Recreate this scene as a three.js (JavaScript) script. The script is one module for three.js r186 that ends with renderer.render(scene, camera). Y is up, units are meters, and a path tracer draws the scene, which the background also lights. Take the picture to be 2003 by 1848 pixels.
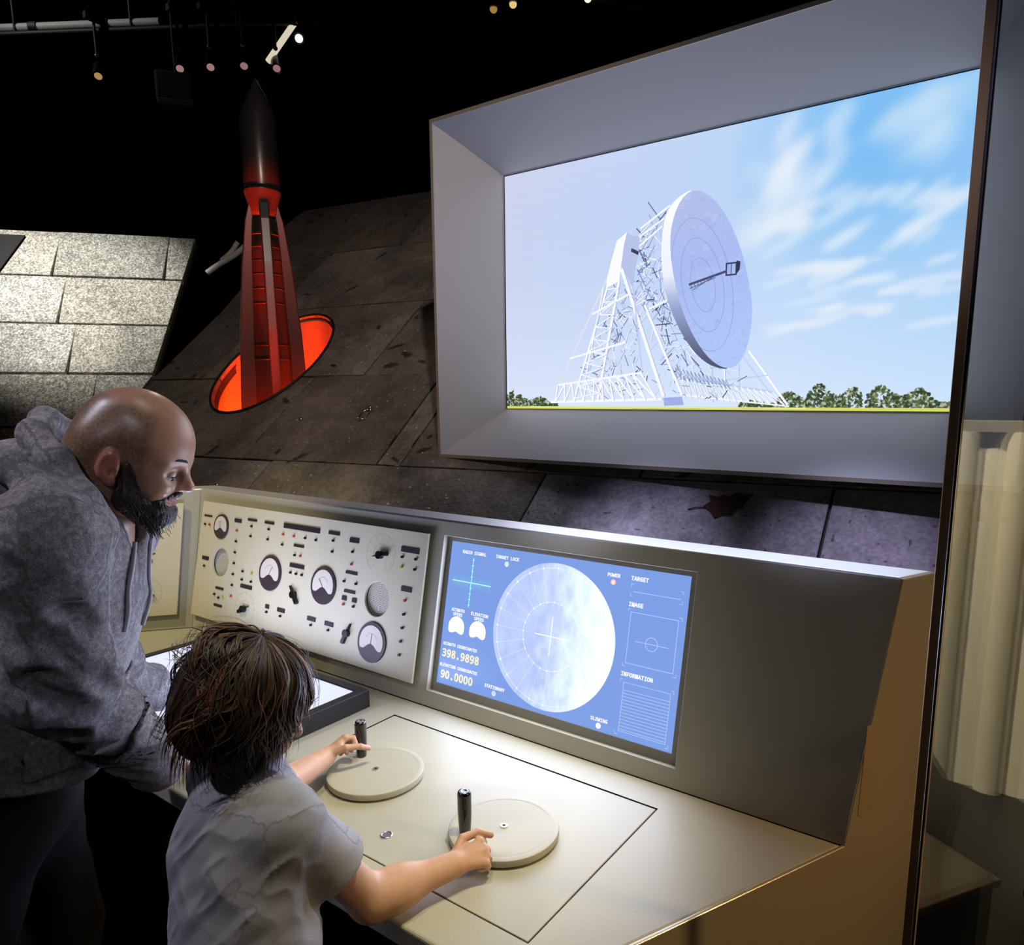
import * as THREE from 'three';
import { RoundedBoxGeometry } from 'three/addons/geometries/RoundedBoxGeometry.js';
import { mergeGeometries } from 'three/addons/utils/BufferGeometryUtils.js';
import { RectAreaLightUniformsLib } from 'three/addons/lights/RectAreaLightUniformsLib.js';
import { Brush, Evaluator, SUBTRACTION } from 'three-bvh-csg';

// ---------------------------------------------------------------- camera, exposure, lights
const scene = new THREE.Scene();
scene.background = new THREE.Color(0x000000);
const V3 = (x, y, z) => new THREE.Vector3(x, y, z), RAD = Math.PI / 180;
const camera = new THREE.PerspectiveCamera(2 * Math.atan(924 / 1397.9) / RAD, 2003 / 1848, 0.05, 60);
camera.position.set(0, 1.55, 0);
camera.rotation.set(-9.497 * RAD, 35.27 * RAD, -0.176 * RAD, 'YXZ');
camera.setViewOffset(2003, 1848, -61.2, -87.8, 2003, 1848);
scene.add(camera);
const renderer = new THREE.WebGLRenderer({ antialias: true });
renderer.toneMapping = THREE.LinearToneMapping;
renderer.toneMappingExposure = 1.0;
renderer.shadowMap.enabled = true;
RectAreaLightUniformsLib.init();

function spot(color, intensity, from, to, halfDeg, penumbra, soft = 2) {
  const l = new THREE.SpotLight(color, intensity, 0, halfDeg * RAD, penumbra, 2);
  l.position.set(...from); l.target.position.set(...to); l.castShadow = true; l.shadow.radius = soft;
  l.shadow.mapSize.set(1024, 1024); l.shadow.bias = -0.0004;
  scene.add(l, l.target); return l;
}
// overhead lamp on the control desk, wall-washer on the dial boards, lamp on the ledge, floor-side lamp on the console end, lamp on the pale slabs, plus added fill and rim spots
spot(0xfff6d2, 28, [0.0, 4.6, -1.45], [-1.04, 0.65, -1.04], 10, 0.75, 2);
spot(0xfff6d2, 13, [-0.72, 4.5, -0.62], [-1.04, 0.65, -1.0], 10.5, 0.75, 3);
spot(0xffeebc, 18, [-3.3, 3.9, 0.15], [-2.62, 0.9, -1.45], 13.5, 0.55, 3);
spot(0xd2d0ff, 130, [0.1, 4.8, 2.8], [-0.45, 1.0, -2.25], 3.1, 1, 3);
spot(0xd2d0ff, 130, [-0.3, 4.8, 2.8], [-1.1, 1.0, -2.15], 3.1, 1, 3);
spot(0xffcf90, 17, [2.3, 2.6, -1.75], [-0.3, 0.6, -1.25], 15, 0.9, 6);
spot(0xfffaf2, 120, [-5.6, 5.0, 0.2], [-6.0, 2.35, -2.35], 15, 0.9, 3);
spot(0xffeadb, 30, [1.2, 4.9, 0.8], [-3.2, 2.1, -2.7], 17, 0.9, 4);  // added fill for the dark slabs and rocket, no fitting behind it
spot(0xf3ecff, 30, [-3.2, 4.7, 1.3], [-1.6, 1.2, -0.5], 9.5, 0.9, 4);
spot(0xf4efff, 15, [1.6, 4.9, 3.0], [-1.4, 1.42, -0.55], 6, 0.9, 4);  // added fill from behind the viewpoint, stands for general ambient light
spot(0xffeadb, 13, [-2.5, 4.9, 1.5], [-2.5, 1.45, -2.25], 12, 0.9, 4);  // second added fill, lifts the lower dark slabs
spot(0xffc878, 14, [1.6, 4.4, -0.8], [0.5, 0.3, -1.7], 9, 0.8, 3);
spot(0xffefb8, 15, [-1.3, 4.3, 0.5], [-2.95, 0.95, -1.15], 8.5, 0.7, 3);
spot(0xffffff, 70, [-8.2, 4.4, -6.0], [-3.655, 2.6, -2.509], 5, 0.6, 2);  // added rim light for the left edge of the rocket

// ---------------------------------------------------------------- helpers
let seed = 7;
const rnd = () => { seed = (seed * 1664525 + 1013904223) >>> 0; return seed / 4294967296; };
const rr = (a, b) => a + (b - a) * rnd();
const taken = {};
function numbered(n) { const k = taken[n] = (taken[n] ?? -1) + 1; return k ? n + '_' + String(k).padStart(3, '0') : n; }
function thing(name, label, category, group, pos = [0, 0, 0]) {
  const o = new THREE.Group(); o.name = numbered(name); o.position.set(...pos); scene.add(o);
  o.userData = { label, category }; if (group) o.userData.group = group; return o;
}
function put(name, geo, mat, parent, pos, rot) {
  const m = new THREE.Mesh(geo, mat); m.name = name; m.castShadow = m.receiveShadow = true;
  if (pos) m.position.set(...pos); if (rot) m.rotation.set(...rot); if (parent) parent.add(m); return m;
}
function solo(name, geo, mat, label, category, group, pos, rot) {
  const m = put(numbered(name), geo, mat, scene, pos, rot); m.userData = { label, category }; if (group) m.userData.group = group; return m;
}
function struct(name, geo, mat, pos, rot) { const m = put(name, geo, mat, scene, pos, rot); m.userData = { kind: 'structure' }; return m; }
const bx = (w, h, d, x = 0, y = 0, z = 0) => new THREE.BoxGeometry(w, h, d).translate(x, y, z);
const rb = (w, h, d, r = 0.004, x = 0, y = 0, z = 0) => new RoundedBoxGeometry(w, h, d, 2, r).translate(x, y, z);
const cyl = (r0, r1, h, n = 24, x = 0, y = 0, z = 0) => new THREE.CylinderGeometry(r0, r1, h, n).translate(x, y, z);
const merge = (l) => mergeGeometries(l.map((g) => { const q = g.index ? g.toNonIndexed() : g; for (const k of Object.keys(q.attributes)) if (!['position', 'normal', 'uv'].includes(k)) q.deleteAttribute(k); return q; }));
function poly(pts, holes = []) {
  const s = new THREE.Shape(pts.map((p) => new THREE.Vector2(...p)));
  for (const h of holes) s.holes.push(h instanceof THREE.Path ? h : new THREE.Path(h.map((p) => new THREE.Vector2(...p))));
  return s;
}
const ext = (shape, depth, bevel = 0, seg = 2) => new THREE.ExtrudeGeometry(shape, { depth: depth - 2 * bevel, bevelEnabled: bevel > 0, bevelSize: bevel, bevelThickness: bevel, bevelOffset: -bevel, bevelSegments: seg, curveSegments: 40 }).translate(0, 0, bevel);
function tube(pts, r, n = 24, m = 8, closed = false) { return new THREE.TubeGeometry(new THREE.CatmullRomCurve3(pts.map((p) => V3(...p)), closed), n, r, m, closed); }
function rod(a, b, r, n = 10) {
  const A = V3(...a), B = V3(...b), d = B.clone().sub(A), g = new THREE.CylinderGeometry(r, r, d.length(), n);
  g.applyQuaternion(new THREE.Quaternion().setFromUnitVectors(V3(0, 1, 0), d.clone().normalize())); const c = A.add(B).multiplyScalar(0.5); return g.translate(c.x, c.y, c.z);
}
const hash = (x, y, z = 0) => { let h = Math.imul(x, 374761393) + Math.imul(y, 668265263) + Math.imul(z, 2147483647 ^ 0x5bd1e995); h = Math.imul(h ^ (h >>> 13), 1274126177); return ((h ^ (h >>> 16)) >>> 0) / 4294967296; };
function noise3(x, y, z) {
  const i = Math.floor(x), j = Math.floor(y), k = Math.floor(z), f = (t) => t * t * (3 - 2 * t), u = f(x - i), v = f(y - j), w = f(z - k), L = (a, b, t) => a + (b - a) * t;
  const c = (a, b, e) => hash(i + a, j + b, k + e);
  return L(L(L(c(0, 0, 0), c(1, 0, 0), u), L(c(0, 1, 0), c(1, 1, 0), u), v), L(L(c(0, 0, 1), c(1, 0, 1), u), L(c(0, 1, 1), c(1, 1, 1), u), v), w) * 2 - 1;
}
const tnoise = (x, y, p, s) => { // periodic value noise
  const i = Math.floor(x), j = Math.floor(y), f = (t) => t * t * (3 - 2 * t), u = f(x - i), v = f(y - j), q = (a, b) => hash(((i + a) % p + p) % p, ((j + b) % p + p) % p, s);
  return (q(0, 0) * (1 - u) + q(1, 0) * u) * (1 - v) + (q(0, 1) * (1 - u) + q(1, 1) * u) * v;
};
function dataTex(n, fn, srgb, rep) {
  const d = new Uint8Array(n * n * 4);
  for (let y = 0; y < n; y++) for (let x = 0; x < n; x++) { const c = fn(x / n, y / n); for (let k = 0; k < 3; k++) d[(y * n + x) * 4 + k] = Math.max(0, Math.min(255, (Array.isArray(c) ? c[k] : c) * 255)); d[(y * n + x) * 4 + 3] = 255; }
  const t = new THREE.DataTexture(d, n, n); t.wrapS = t.wrapT = THREE.RepeatWrapping; t.magFilter = THREE.LinearFilter; t.minFilter = THREE.LinearMipmapLinearFilter; t.generateMipmaps = true;
  if (srgb) t.colorSpace = THREE.SRGBColorSpace; t.repeat.set(rep, rep); t.needsUpdate = true; return t;
}
const canvas = (w, h) => { const c = document.createElement('canvas'); c.width = w; c.height = h; return [c, c.getContext('2d')]; };
function canTex(c) { const t = new THREE.CanvasTexture(c); t.colorSpace = THREE.SRGBColorSpace; t.anisotropy = 8; return t; }
const std = (color, roughness = 0.6, o = {}) => new THREE.MeshStandardMaterial({ color, roughness, ...o });
const phys = (color, roughness, o = {}) => new THREE.MeshPhysicalMaterial({ color, roughness, ...o });

// ---------------------------------------------------------------- materials
const fineN = dataTex(256, (x, y) => 0.6 * tnoise(x * 128, y * 128, 128, 1) + 0.4 * tnoise(x * 64, y * 64, 64, 2), false, 6);
const M = {
  paint: std(0xaeac9b, 0.42, { bumpMap: fineN, bumpScale: 0.00012 }),
  ledge: std(0xf0f2f8, 0.42, { metalness: 0.75, bumpMap: fineN, bumpScale: 0.00008 }),
  board: std(0xcfc9ae, 0.55), disc: std(0xb0ae9d, 0.5), dark: std(0x0b0a0c, 0.6), plate: std(0x2a2226, 0.5), black: std(0x070708, 0.35), gap: std(0x050505, 0.9),
  handle: phys(0x060607, 0.16, { clearcoat: 0.6, clearcoatRoughness: 0.1 }), steel: std(0xd6d8dc, 0.22, { metalness: 1 }), bezel: std(0x0e0e12, 0.45),
  frame: std(0xa3a3a7, 0.5, { bumpMap: fineN, bumpScale: 0.0001 }), seamShade: std(0x0c0c0c, 0.8), lip: std(0x8f8677, 0.45), wall: std(0x0b0b10, 0.9), ceil: std(0x0d0c0c, 0.95), floor: std(0x15130f, 0.5),
  red: std(0xb04a2c, 0.4), yellow: std(0xc2b53a, 0.4), meterRing: std(0x3b3034, 0.45), meterFace: std(0xd9d1c2, 0.5), needle: std(0x6a5d58, 0.5),
};

// ---------------------------------------------------------------- the room
struct('floor', bx(16, 0.2, 18, -3, -0.1, -3), M.floor);
struct('ceiling', bx(16, 0.2, 18, -3, 6.1, -3), M.ceil);
struct('wall_back', bx(16, 6, 0.2, -3, 3, -10.5), M.wall);
struct('wall_front', bx(16, 6, 0.2, -3, 3, 4.5), M.wall);
struct('wall_left', bx(0.2, 6, 15, -10.5, 3, -3), M.wall);
struct('wall_right', bx(0.2, 6, 15, 4.5, 3, -3), M.wall);

// ---------------------------------------------------------------- control console
const YD = 0.65, LEAN = 11.74 * RAD, FZ = -1.43, TOPW = 0.551, TOPY = YD + TOPW * Math.cos(LEAN), TOPZ = FZ - TOPW * Math.sin(LEAN), BACKZ = -1.642, PHI = 50 * RAD;
const CORNER = -2.73, MIT = 0.112 * Math.tan(PHI / 2), E = [0.419, -0.908];
const wdir = [-Math.cos(PHI), Math.sin(PHI)], wn = [Math.sin(PHI), Math.cos(PHI)], WL = 1.25;
const con = thing('control_console', 'pale grey wraparound control desk with sloping instrument back and brassy end panel', 'console');
{
  const inner = [CORNER + wn[0] * 0.673, FZ + wn[1] * 0.673], tI = (-0.757 - inner[1]) / wdir[1];
  const flat = (pts) => pts.map(([x, z]) => [x, -z]);
  const out = [[-0.272, FZ], [-0.583, -0.757], [inner[0] + wdir[0] * tI, -0.757], [inner[0] + wdir[0] * WL, inner[1] + wdir[1] * WL], [CORNER + wdir[0] * WL, FZ + wdir[1] * WL], [CORNER, FZ]];
  const g = ext(poly(flat(out), [flat([[-1.479, -1.342], [-0.629, -1.342], [-0.629, -0.844], [-1.479, -0.844]])]), 0.045, 0.006, 3).rotateX(-Math.PI / 2).translate(0, YD - 0.045, 0);
  put('desktop', g, M.paint, con);
  put('desk_underlay', bx(0.9, 0.01, 0.54, -1.054, YD - 0.05, -1.093), M.gap, con);
  put('inlay_plate', ext(poly([[-1.469, 0.854], [-0.639, 0.854], [-0.639, 1.332], [-1.469, 1.332]]), 0.04, 0.0015).rotateX(-Math.PI / 2).translate(0, YD - 0.0405, 0), M.paint, con);
  put('seam_shade_ring', ext(poly([[-1.478, 0.845], [-0.63, 0.845], [-0.63, 1.341], [-1.478, 1.341]], [[[-1.4675, 0.8555], [-0.6405, 0.8555], [-0.6405, 1.3305], [-1.4675, 1.3305]]]), 0.03).rotateX(-Math.PI / 2).translate(0, YD - 0.034, 0), M.seamShade, con);  // added near-black ring, its colour stands in for shade in the groove
  // sloping fascia with the opening for the display, then the fascia of the wing
  const fas = ext(poly([[CORNER, 0], [-0.269, 0], [-0.217, TOPW], [CORNER - MIT, TOPW]], [[[-1.445, 0.047], [-0.645, 0.047], [-0.645, 0.508], [-1.445, 0.508]]]), 0.02, 0.0015).translate(0, 0, -0.02);
  put('fascia', fas, M.paint, con, [0, YD, FZ], [-LEAN, 0, 0]);
  const wf = put('wing_fascia', ext(poly([[-WL, 0], [0, 0], [MIT, TOPW], [-WL, TOPW]]), 0.02, 0.0015).translate(0, 0, -0.02), M.paint, con, [CORNER, YD, FZ]);
  wf.rotation.set(-LEAN, PHI, 0, 'YXZ');
  const cT = [CORNER - MIT, TOPZ], off = 0.1, cB = [CORNER - 0.212 * Math.tan(PHI / 2), BACKZ];
  const led = [[-0.218, TOPZ], cT, [cT[0] + wdir[0] * WL, cT[1] + wdir[1] * WL], [cB[0] + wdir[0] * WL, cB[1] + wdir[1] * WL], cB, [-0.172, BACKZ]];
  put('ledge', ext(poly(flat(led)), 0.03, 0.007, 4).rotateX(-Math.PI / 2).translate(0, TOPY - 0.026, 0), M.ledge, con);
  put('back_cover', ext(poly(flat([[-0.19, BACKZ + 0.004], cB, [cB[0] + wdir[0] * WL, cB[1] + wdir[1] * WL], [cB[0] + wdir[0] * WL - 0.01, cB[1] + wdir[1] * WL - 0.015], [cB[0] - 0.01, BACKZ - 0.016], [-0.18, BACKZ - 0.016]].reverse())), TOPY - 0.03).rotateX(-Math.PI / 2), M.paint, con);
  // end panel in the slanted end plane
  const end = ext(poly([[-0.743, 0], [-0.743, YD], [0, YD], [0.124, TOPY + 0.002], [0.234, TOPY + 0.002], [0.234, 0]].reverse()), 0.008, 0.0025, 3).translate(0, 0, -0.006);
  const eM = new THREE.Matrix4().makeBasis(V3(E[0], 0, E[1]), V3(0, 1, 0), V3(-E[1], 0, E[0])).setPosition(-0.267, 0, FZ);
  put('end_panel', end.applyMatrix4(eM), phys(0xb3a98e, 0.3, { metalness: 0.35, clearcoat: 0.5, clearcoatRoughness: 0.18, bumpMap: fineN, bumpScale: 0.0001 }), con);
  const plin = [[-0.34, FZ - 0.15], [-0.72, -0.9], [inner[0] + wdir[0] * tI, -0.9], [inner[0] + wdir[0] * WL - 0.1, inner[1] + wdir[1] * WL - 0.1], [cB[0] + wdir[0] * WL + 0.05, cB[1] + wdir[1] * WL], [cB[0] + 0.05, BACKZ + 0.03]];
  put('base_cabinet', ext(poly(flat(plin)), YD - 0.06).rotateX(-Math.PI / 2), std(0x101013, 0.7), con);
  put('reflection_strip', ext(poly([[0, 0.008], [0.012, 0], [0.03, 0.012], [0.045, 0.01], [0.042, 0.2], [0.01, 0.2]]), 0.0006).applyMatrix4(new THREE.Matrix4().makeTranslation(0.035, 0.70, 0.0022)).applyMatrix4(eM), std(0x93805f, 0.6), con).userData.label = 'tan strip modelled in place of a reflection on the end panel';  // ragged tan strip, a reflection on the glossy end panel put into colour
}

// ---------------------------------------------------------------- dial boards
const BW = [0.0575, 0.508];
function barPlates(t, list, x0, y0) { for (const [u, w, a, b] of list) put('label_plate', bx(a, b, 0.003, u - x0, w - y0, 0.0012), M.plate, t); }
const dotG = cyl(0.0042, 0.0046, 0.006, 12).rotateX(Math.PI / 2);
function lamps(t, list, x0, y0) { for (const [u, w, c] of list) put(c === 'k' ? 'push_button' : 'indicator_lamp', dotG, c === 'k' ? M.black : c === 'r' ? M.red : M.yellow, t, [u - x0, w - y0, 0.003]); }
function meter(t, u, w, r, ang, x0, y0) {
  const m = put('meter', cyl(r, r + 0.001, 0.005, 48).rotateX(Math.PI / 2), M.meterRing, t, [u - x0, w - y0, 0.0025]);
  const s = new THREE.Shape(), k = r * 0.84, n = 40;
  for (let i = 0; i <= n; i++) { const a = (-22 + 224 * i / n) * RAD; s[i ? 'lineTo' : 'moveTo'](Math.cos(a) * k, Math.sin(a) * k); }
  s.bezierCurveTo(-k * 0.55, -k * 0.62, -k * 0.4, -k * 0.12, 0, -k * 0.1); s.bezierCurveTo(k * 0.4, -k * 0.12, k * 0.55, -k * 0.62, Math.cos(-22 * RAD) * k, Math.sin(-22 * RAD) * k);
  put('dial_face', ext(s, 0.002, 0.0005), M.meterFace, m, [0, 0, 0.0018]);
  const arc = new THREE.RingGeometry(k * 0.52, k * 0.535, 40, 1, 25 * RAD, 130 * RAD);
  put('scale_arc', arc, M.needle, m, [0, 0, 0.0042]);
  put('needle', bx(0.0012, k * 0.62, 0.001, 0, k * 0.28, 0).rotateZ(-ang * RAD), M.needle, m, [0, -k * 0.08, 0.0046]);
}
function knob(t, u, w, L, dirDeg, x0, y0) {
  const a = dirDeg * RAD, p = put('pointer_knob', merge([cyl(0.0125, 0.0125, 0.014, 24).rotateX(Math.PI / 2).translate(0, 0, 0.007), ext(poly([[0, -0.0035], [L, -0.0008], [L, 0.0008], [0, 0.0035]]), 0.01), ext(poly([[0, -0.0055], [0, 0.0055], [-L, 0.0065], [-L - 0.002, 0], [-L, -0.0065]].reverse()), 0.012, 0.001)]), M.black, t, [u - x0, w - y0, 0], [0, 0, a]);
  return p;
}
function grille(t, u, w, r, x0, y0) {
  const [c, g] = canvas(256, 256); g.fillStyle = '#d3cfba'; g.fillRect(0, 0, 256, 256); g.fillStyle = '#3a352f';
  for (let k = 0; k < 10; k++) { const n = Math.max(1, k * 6); for (let i = 0; i < n; i++) { const a = i / n * 2 * Math.PI; g.beginPath(); g.arc(128 + Math.cos(a) * k * 12.5, 128 + Math.sin(a) * k * 12.5, 3.8, 0, 7); g.fill(); } }
  put('speaker_grille', cyl(r + 0.004, r + 0.004, 0.003, 48).rotateX(Math.PI / 2), [M.dark, std(0xffffff, 0.6, { map: canTex(c) }), M.dark], t, [u - x0, w - y0, -0.0165]);
  put('speaker_well', new THREE.CylinderGeometry(r + 0.003, r + 0.003, 0.009, 48, 1, true).rotateX(Math.PI / 2), std(0x4a4a52, 0.6, { side: THREE.DoubleSide }), t, [u - x0, w - y0, -0.0115]);
}
function boardTex(w, h, dials) {
  const [c, g] = canvas(2048, Math.round(2048 * h / w)); g.fillStyle = '#ffffff'; g.fillRect(0, 0, c.width, c.height);
  const k = 2048 / w; g.strokeStyle = 'rgba(120,110,95,.38)'; g.lineWidth = 2.2;
  for (const [u, y, r] of dials) {
    const X = u * k, Y = c.height - y * k; g.beginPath(); g.arc(X, Y, r * k, 125 * RAD, 55 * RAD); g.stroke(); g.beginPath(); g.arc(X, Y, r * 0.5 * k, 125 * RAD, 55 * RAD); g.stroke();
    for (let i = 0; i < 11; i++) { const a = (125 + 29 * i) * RAD; g.beginPath(); g.moveTo(X + Math.cos(a) * r * 0.68 * k, Y + Math.sin(a) * r * 0.68 * k); g.lineTo(X + Math.cos(a) * r * k, Y + Math.sin(a) * r * k); g.stroke(); }
  }
  const t = canTex(c); t.repeat.set(1 / w, 1 / h); t.wrapS = t.wrapT = THREE.ClampToEdgeWrapping; return t;
}
{
  const X0 = -2.72, Y0 = BW[0], W = 1.23, H = BW[1] - BW[0];
  const t = thing('instrument_panel', 'long cream dial board with four round meters left of the blue display', 'instrument panel');
  t.position.set(X0, YD + Y0 * Math.cos(LEAN) + 0.02 * Math.sin(LEAN), FZ - Y0 * Math.sin(LEAN) + 0.02 * Math.cos(LEAN)); t.rotation.x = -LEAN;
  const circ = (u, w, r) => { const p = new THREE.Path(); p.absarc(u - X0, w - Y0, r, 0, Math.PI * 2, true); return p; };
  const tex = boardTex(W, H, [[-2.367 - X0, 0.137 - Y0, 0.06], [-1.684 - X0, 0.423 - Y0, 0.064]]);
  put('board', ext(poly([[0, 0], [W, 0], [W, H], [0, H]], [circ(-2.556, 0.284, 0.054), circ(-1.679, 0.281, 0.055)]), 0.008, 0.001).translate(0, 0, -0.008), std(0xcfc9ae, 0.55, { map: tex }), t);
  for (const [x, y] of [[0.08, 0.03], [W - 0.08, 0.03], [0.08, H - 0.03], [W - 0.08, H - 0.03]]) put('standoff', cyl(0.008, 0.008, 0.012, 12).rotateX(Math.PI / 2), M.gap, t, [x, y, -0.0138]);
  barPlates(t, [[-2.672, 0.453, 0.053, 0.007], [-2.468, 0.453, 0.044, 0.014], [-2.378, 0.464, 0.055, 0.009], [-2.273, 0.464, 0.055, 0.01], [-2.091, 0.401, 0.055, 0.009], [-2.089, 0.331, 0.079, 0.014], [-2.658, 0.288, 0.043, 0.014], [-2.539, 0.186, 0.052, 0.009], [-2.537, 0.121, 0.053, 0.009], [-2.369, 0.217, 0.07, 0.014], [-2.23, 0.167, 0.021, 0.014], [-2.149, 0.167, 0.042, 0.014], [-1.98, 0.166, 0.043, 0.014], [-2.088, 0.464, 0.199, 0.018], [-1.914, 0.464, 0.055, 0.011], [-1.811, 0.451, 0.044, 0.015], [-1.807, 0.346, 0.055, 0.009], [-1.806, 0.285, 0.053, 0.009], [-1.828, 0.261, 0.022, 0.014], [-1.779, 0.261, 0.021, 0.014], [-1.557, 0.45, 0.075, 0.016], [-1.554, 0.331, 0.043, 0.015], [-1.888, 0.165, 0.043, 0.014]], X0, Y0);
  lamps(t, [[-2.687, 0.4189, 'k'], [-2.6551, 0.4197, 'r'], [-2.4671, 0.4154, 'r'], ...[0.3749, 0.3335, 0.2925, 0.2515, 0.2108].map((w, i) => [-2.4653 + i * 0.0017, w, 'k']), [-2.4572, 0.1695, 'r'], [-2.3779, 0.4408, 'k'], [-2.3768, 0.4043, 'k'], [-2.2719, 0.4406, 'k'], [-2.2707, 0.4041, 'k'], [-2.1849, 0.4315, 'r'], [-2.1233, 0.4315, 'r'], [-2.0603, 0.4319, 'k'], [-2.0024, 0.4313, 'k'], [-2.1832, 0.3952, 'k'], [-2.1072, 0.3671, 'k'], [-2.0757, 0.3679, 'r'], [-2.1191, 0.3046, 'k'], [-2.0876, 0.3045, 'k'], [-2.0561, 0.3045, 'k'], [-2.6592, 0.2571, 'k'], [-2.4007, 0.2706, 'k'], [-2.344, 0.2693, 'y'], [-2.3998, 0.2398, 'k'], [-2.342, 0.2401, 'k'], [-2.5673, 0.1598, 'k'], [-2.5372, 0.1507, 'k'], [-2.5097, 0.1579, 'y'], [-2.2292, 0.1474, 'k'], [-2.1483, 0.1469, 'k'], [-1.9788, 0.1456, 'k'],
    [-1.9135, 0.4394, 'k'], [-1.9123, 0.403, 'k'], [-1.8124, 0.4142, 'k'], [-1.8113, 0.3738, 'r'], [-1.8367, 0.3152, 'k'], [-1.7788, 0.3145, 'k'], [-1.8279, 0.2408, 'r'], [-1.7788, 0.2412, 'k'], [-1.5859, 0.4259, 'k'], [-1.5283, 0.426, 'k'], [-1.5849, 0.3948, 'y'], [-1.5277, 0.395, 'k'], [-1.5543, 0.2968, 'r'], ...[0.255, 0.2136, 0.1727, 0.1312].map((w) => [-1.552, w, 'k']), [-1.8881, 0.145, 'k']], X0, Y0);
  meter(t, -2.573, 0.42, 0.047, -8, X0, Y0); meter(t, -2.234, 0.287, 0.063, 28, X0, Y0); meter(t, -1.937, 0.286, 0.063, -38, X0, Y0); meter(t, -1.676, 0.146, 0.063, 2, X0, Y0);
  knob(t, -2.367, 0.1354, 0.03, 28, X0, Y0); knob(t, -2.0859, 0.2327, 0.036, 130, X0, Y0); knob(t, -1.682, 0.4199, 0.032, 194, X0, Y0); knob(t, -1.794, 0.1525, 0.036, 67, X0, Y0);
  grille(t, -2.556, 0.284, 0.054, X0, Y0); grille(t, -1.679, 0.281, 0.055, X0, Y0);
}
{ // board on the wing
  const t = thing('instrument_panel', 'cream dial board on the angled console wing beside the bearded man', 'instrument panel');
  t.position.set(CORNER, YD, FZ); t.rotation.set(-LEAN, PHI, 0, 'YXZ');
  const q = V3(-1.115, 0.057, 0.02).applyEuler(t.rotation); t.position.add(q);
  const W = 1.07, H = 0.44, tex = boardTex(1.11, H, [[0.96, 0.096, 0.055]]);
  put('board', ext(poly([[0, 0], [1.065, 0], [1.105, H], [0, H]]), 0.008, 0.001).translate(0, 0, -0.008), std(0xcfc9ae, 0.55, { map: tex }), t);
  for (const [x, y] of [[0.08, 0.03], [W - 0.08, 0.03], [0.08, H - 0.03], [W - 0.08, H - 0.03]]) put('standoff', cyl(0.008, 0.008, 0.012, 12).rotateX(Math.PI / 2), M.gap, t, [x, y, -0.0138]);
  barPlates(t, [[0.987, 0.339, 0.056, 0.007], [0.957, 0.216, 0.056, 0.014], [0.6, 0.3, 0.06, 0.01], [0.3, 0.38, 0.2, 0.016]], 0, 0);
  lamps(t, [[0.99, 0.315, 'k'], [0.62, 0.27, 'k'], [0.6, 0.27, 'r']], 0, 0);
  put('dial_mark', new THREE.TorusGeometry(0.011, 0.002, 8, 24, Math.PI * 1.5), M.plate, t, [0.988, 0.255, 0.001], [0, 0, 0.8]);
  knob(t, 0.96, 0.096, 0.032, -28, 0, 0); meter(t, 0.35, 0.22, 0.06, -10, 0, 0);
}

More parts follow.
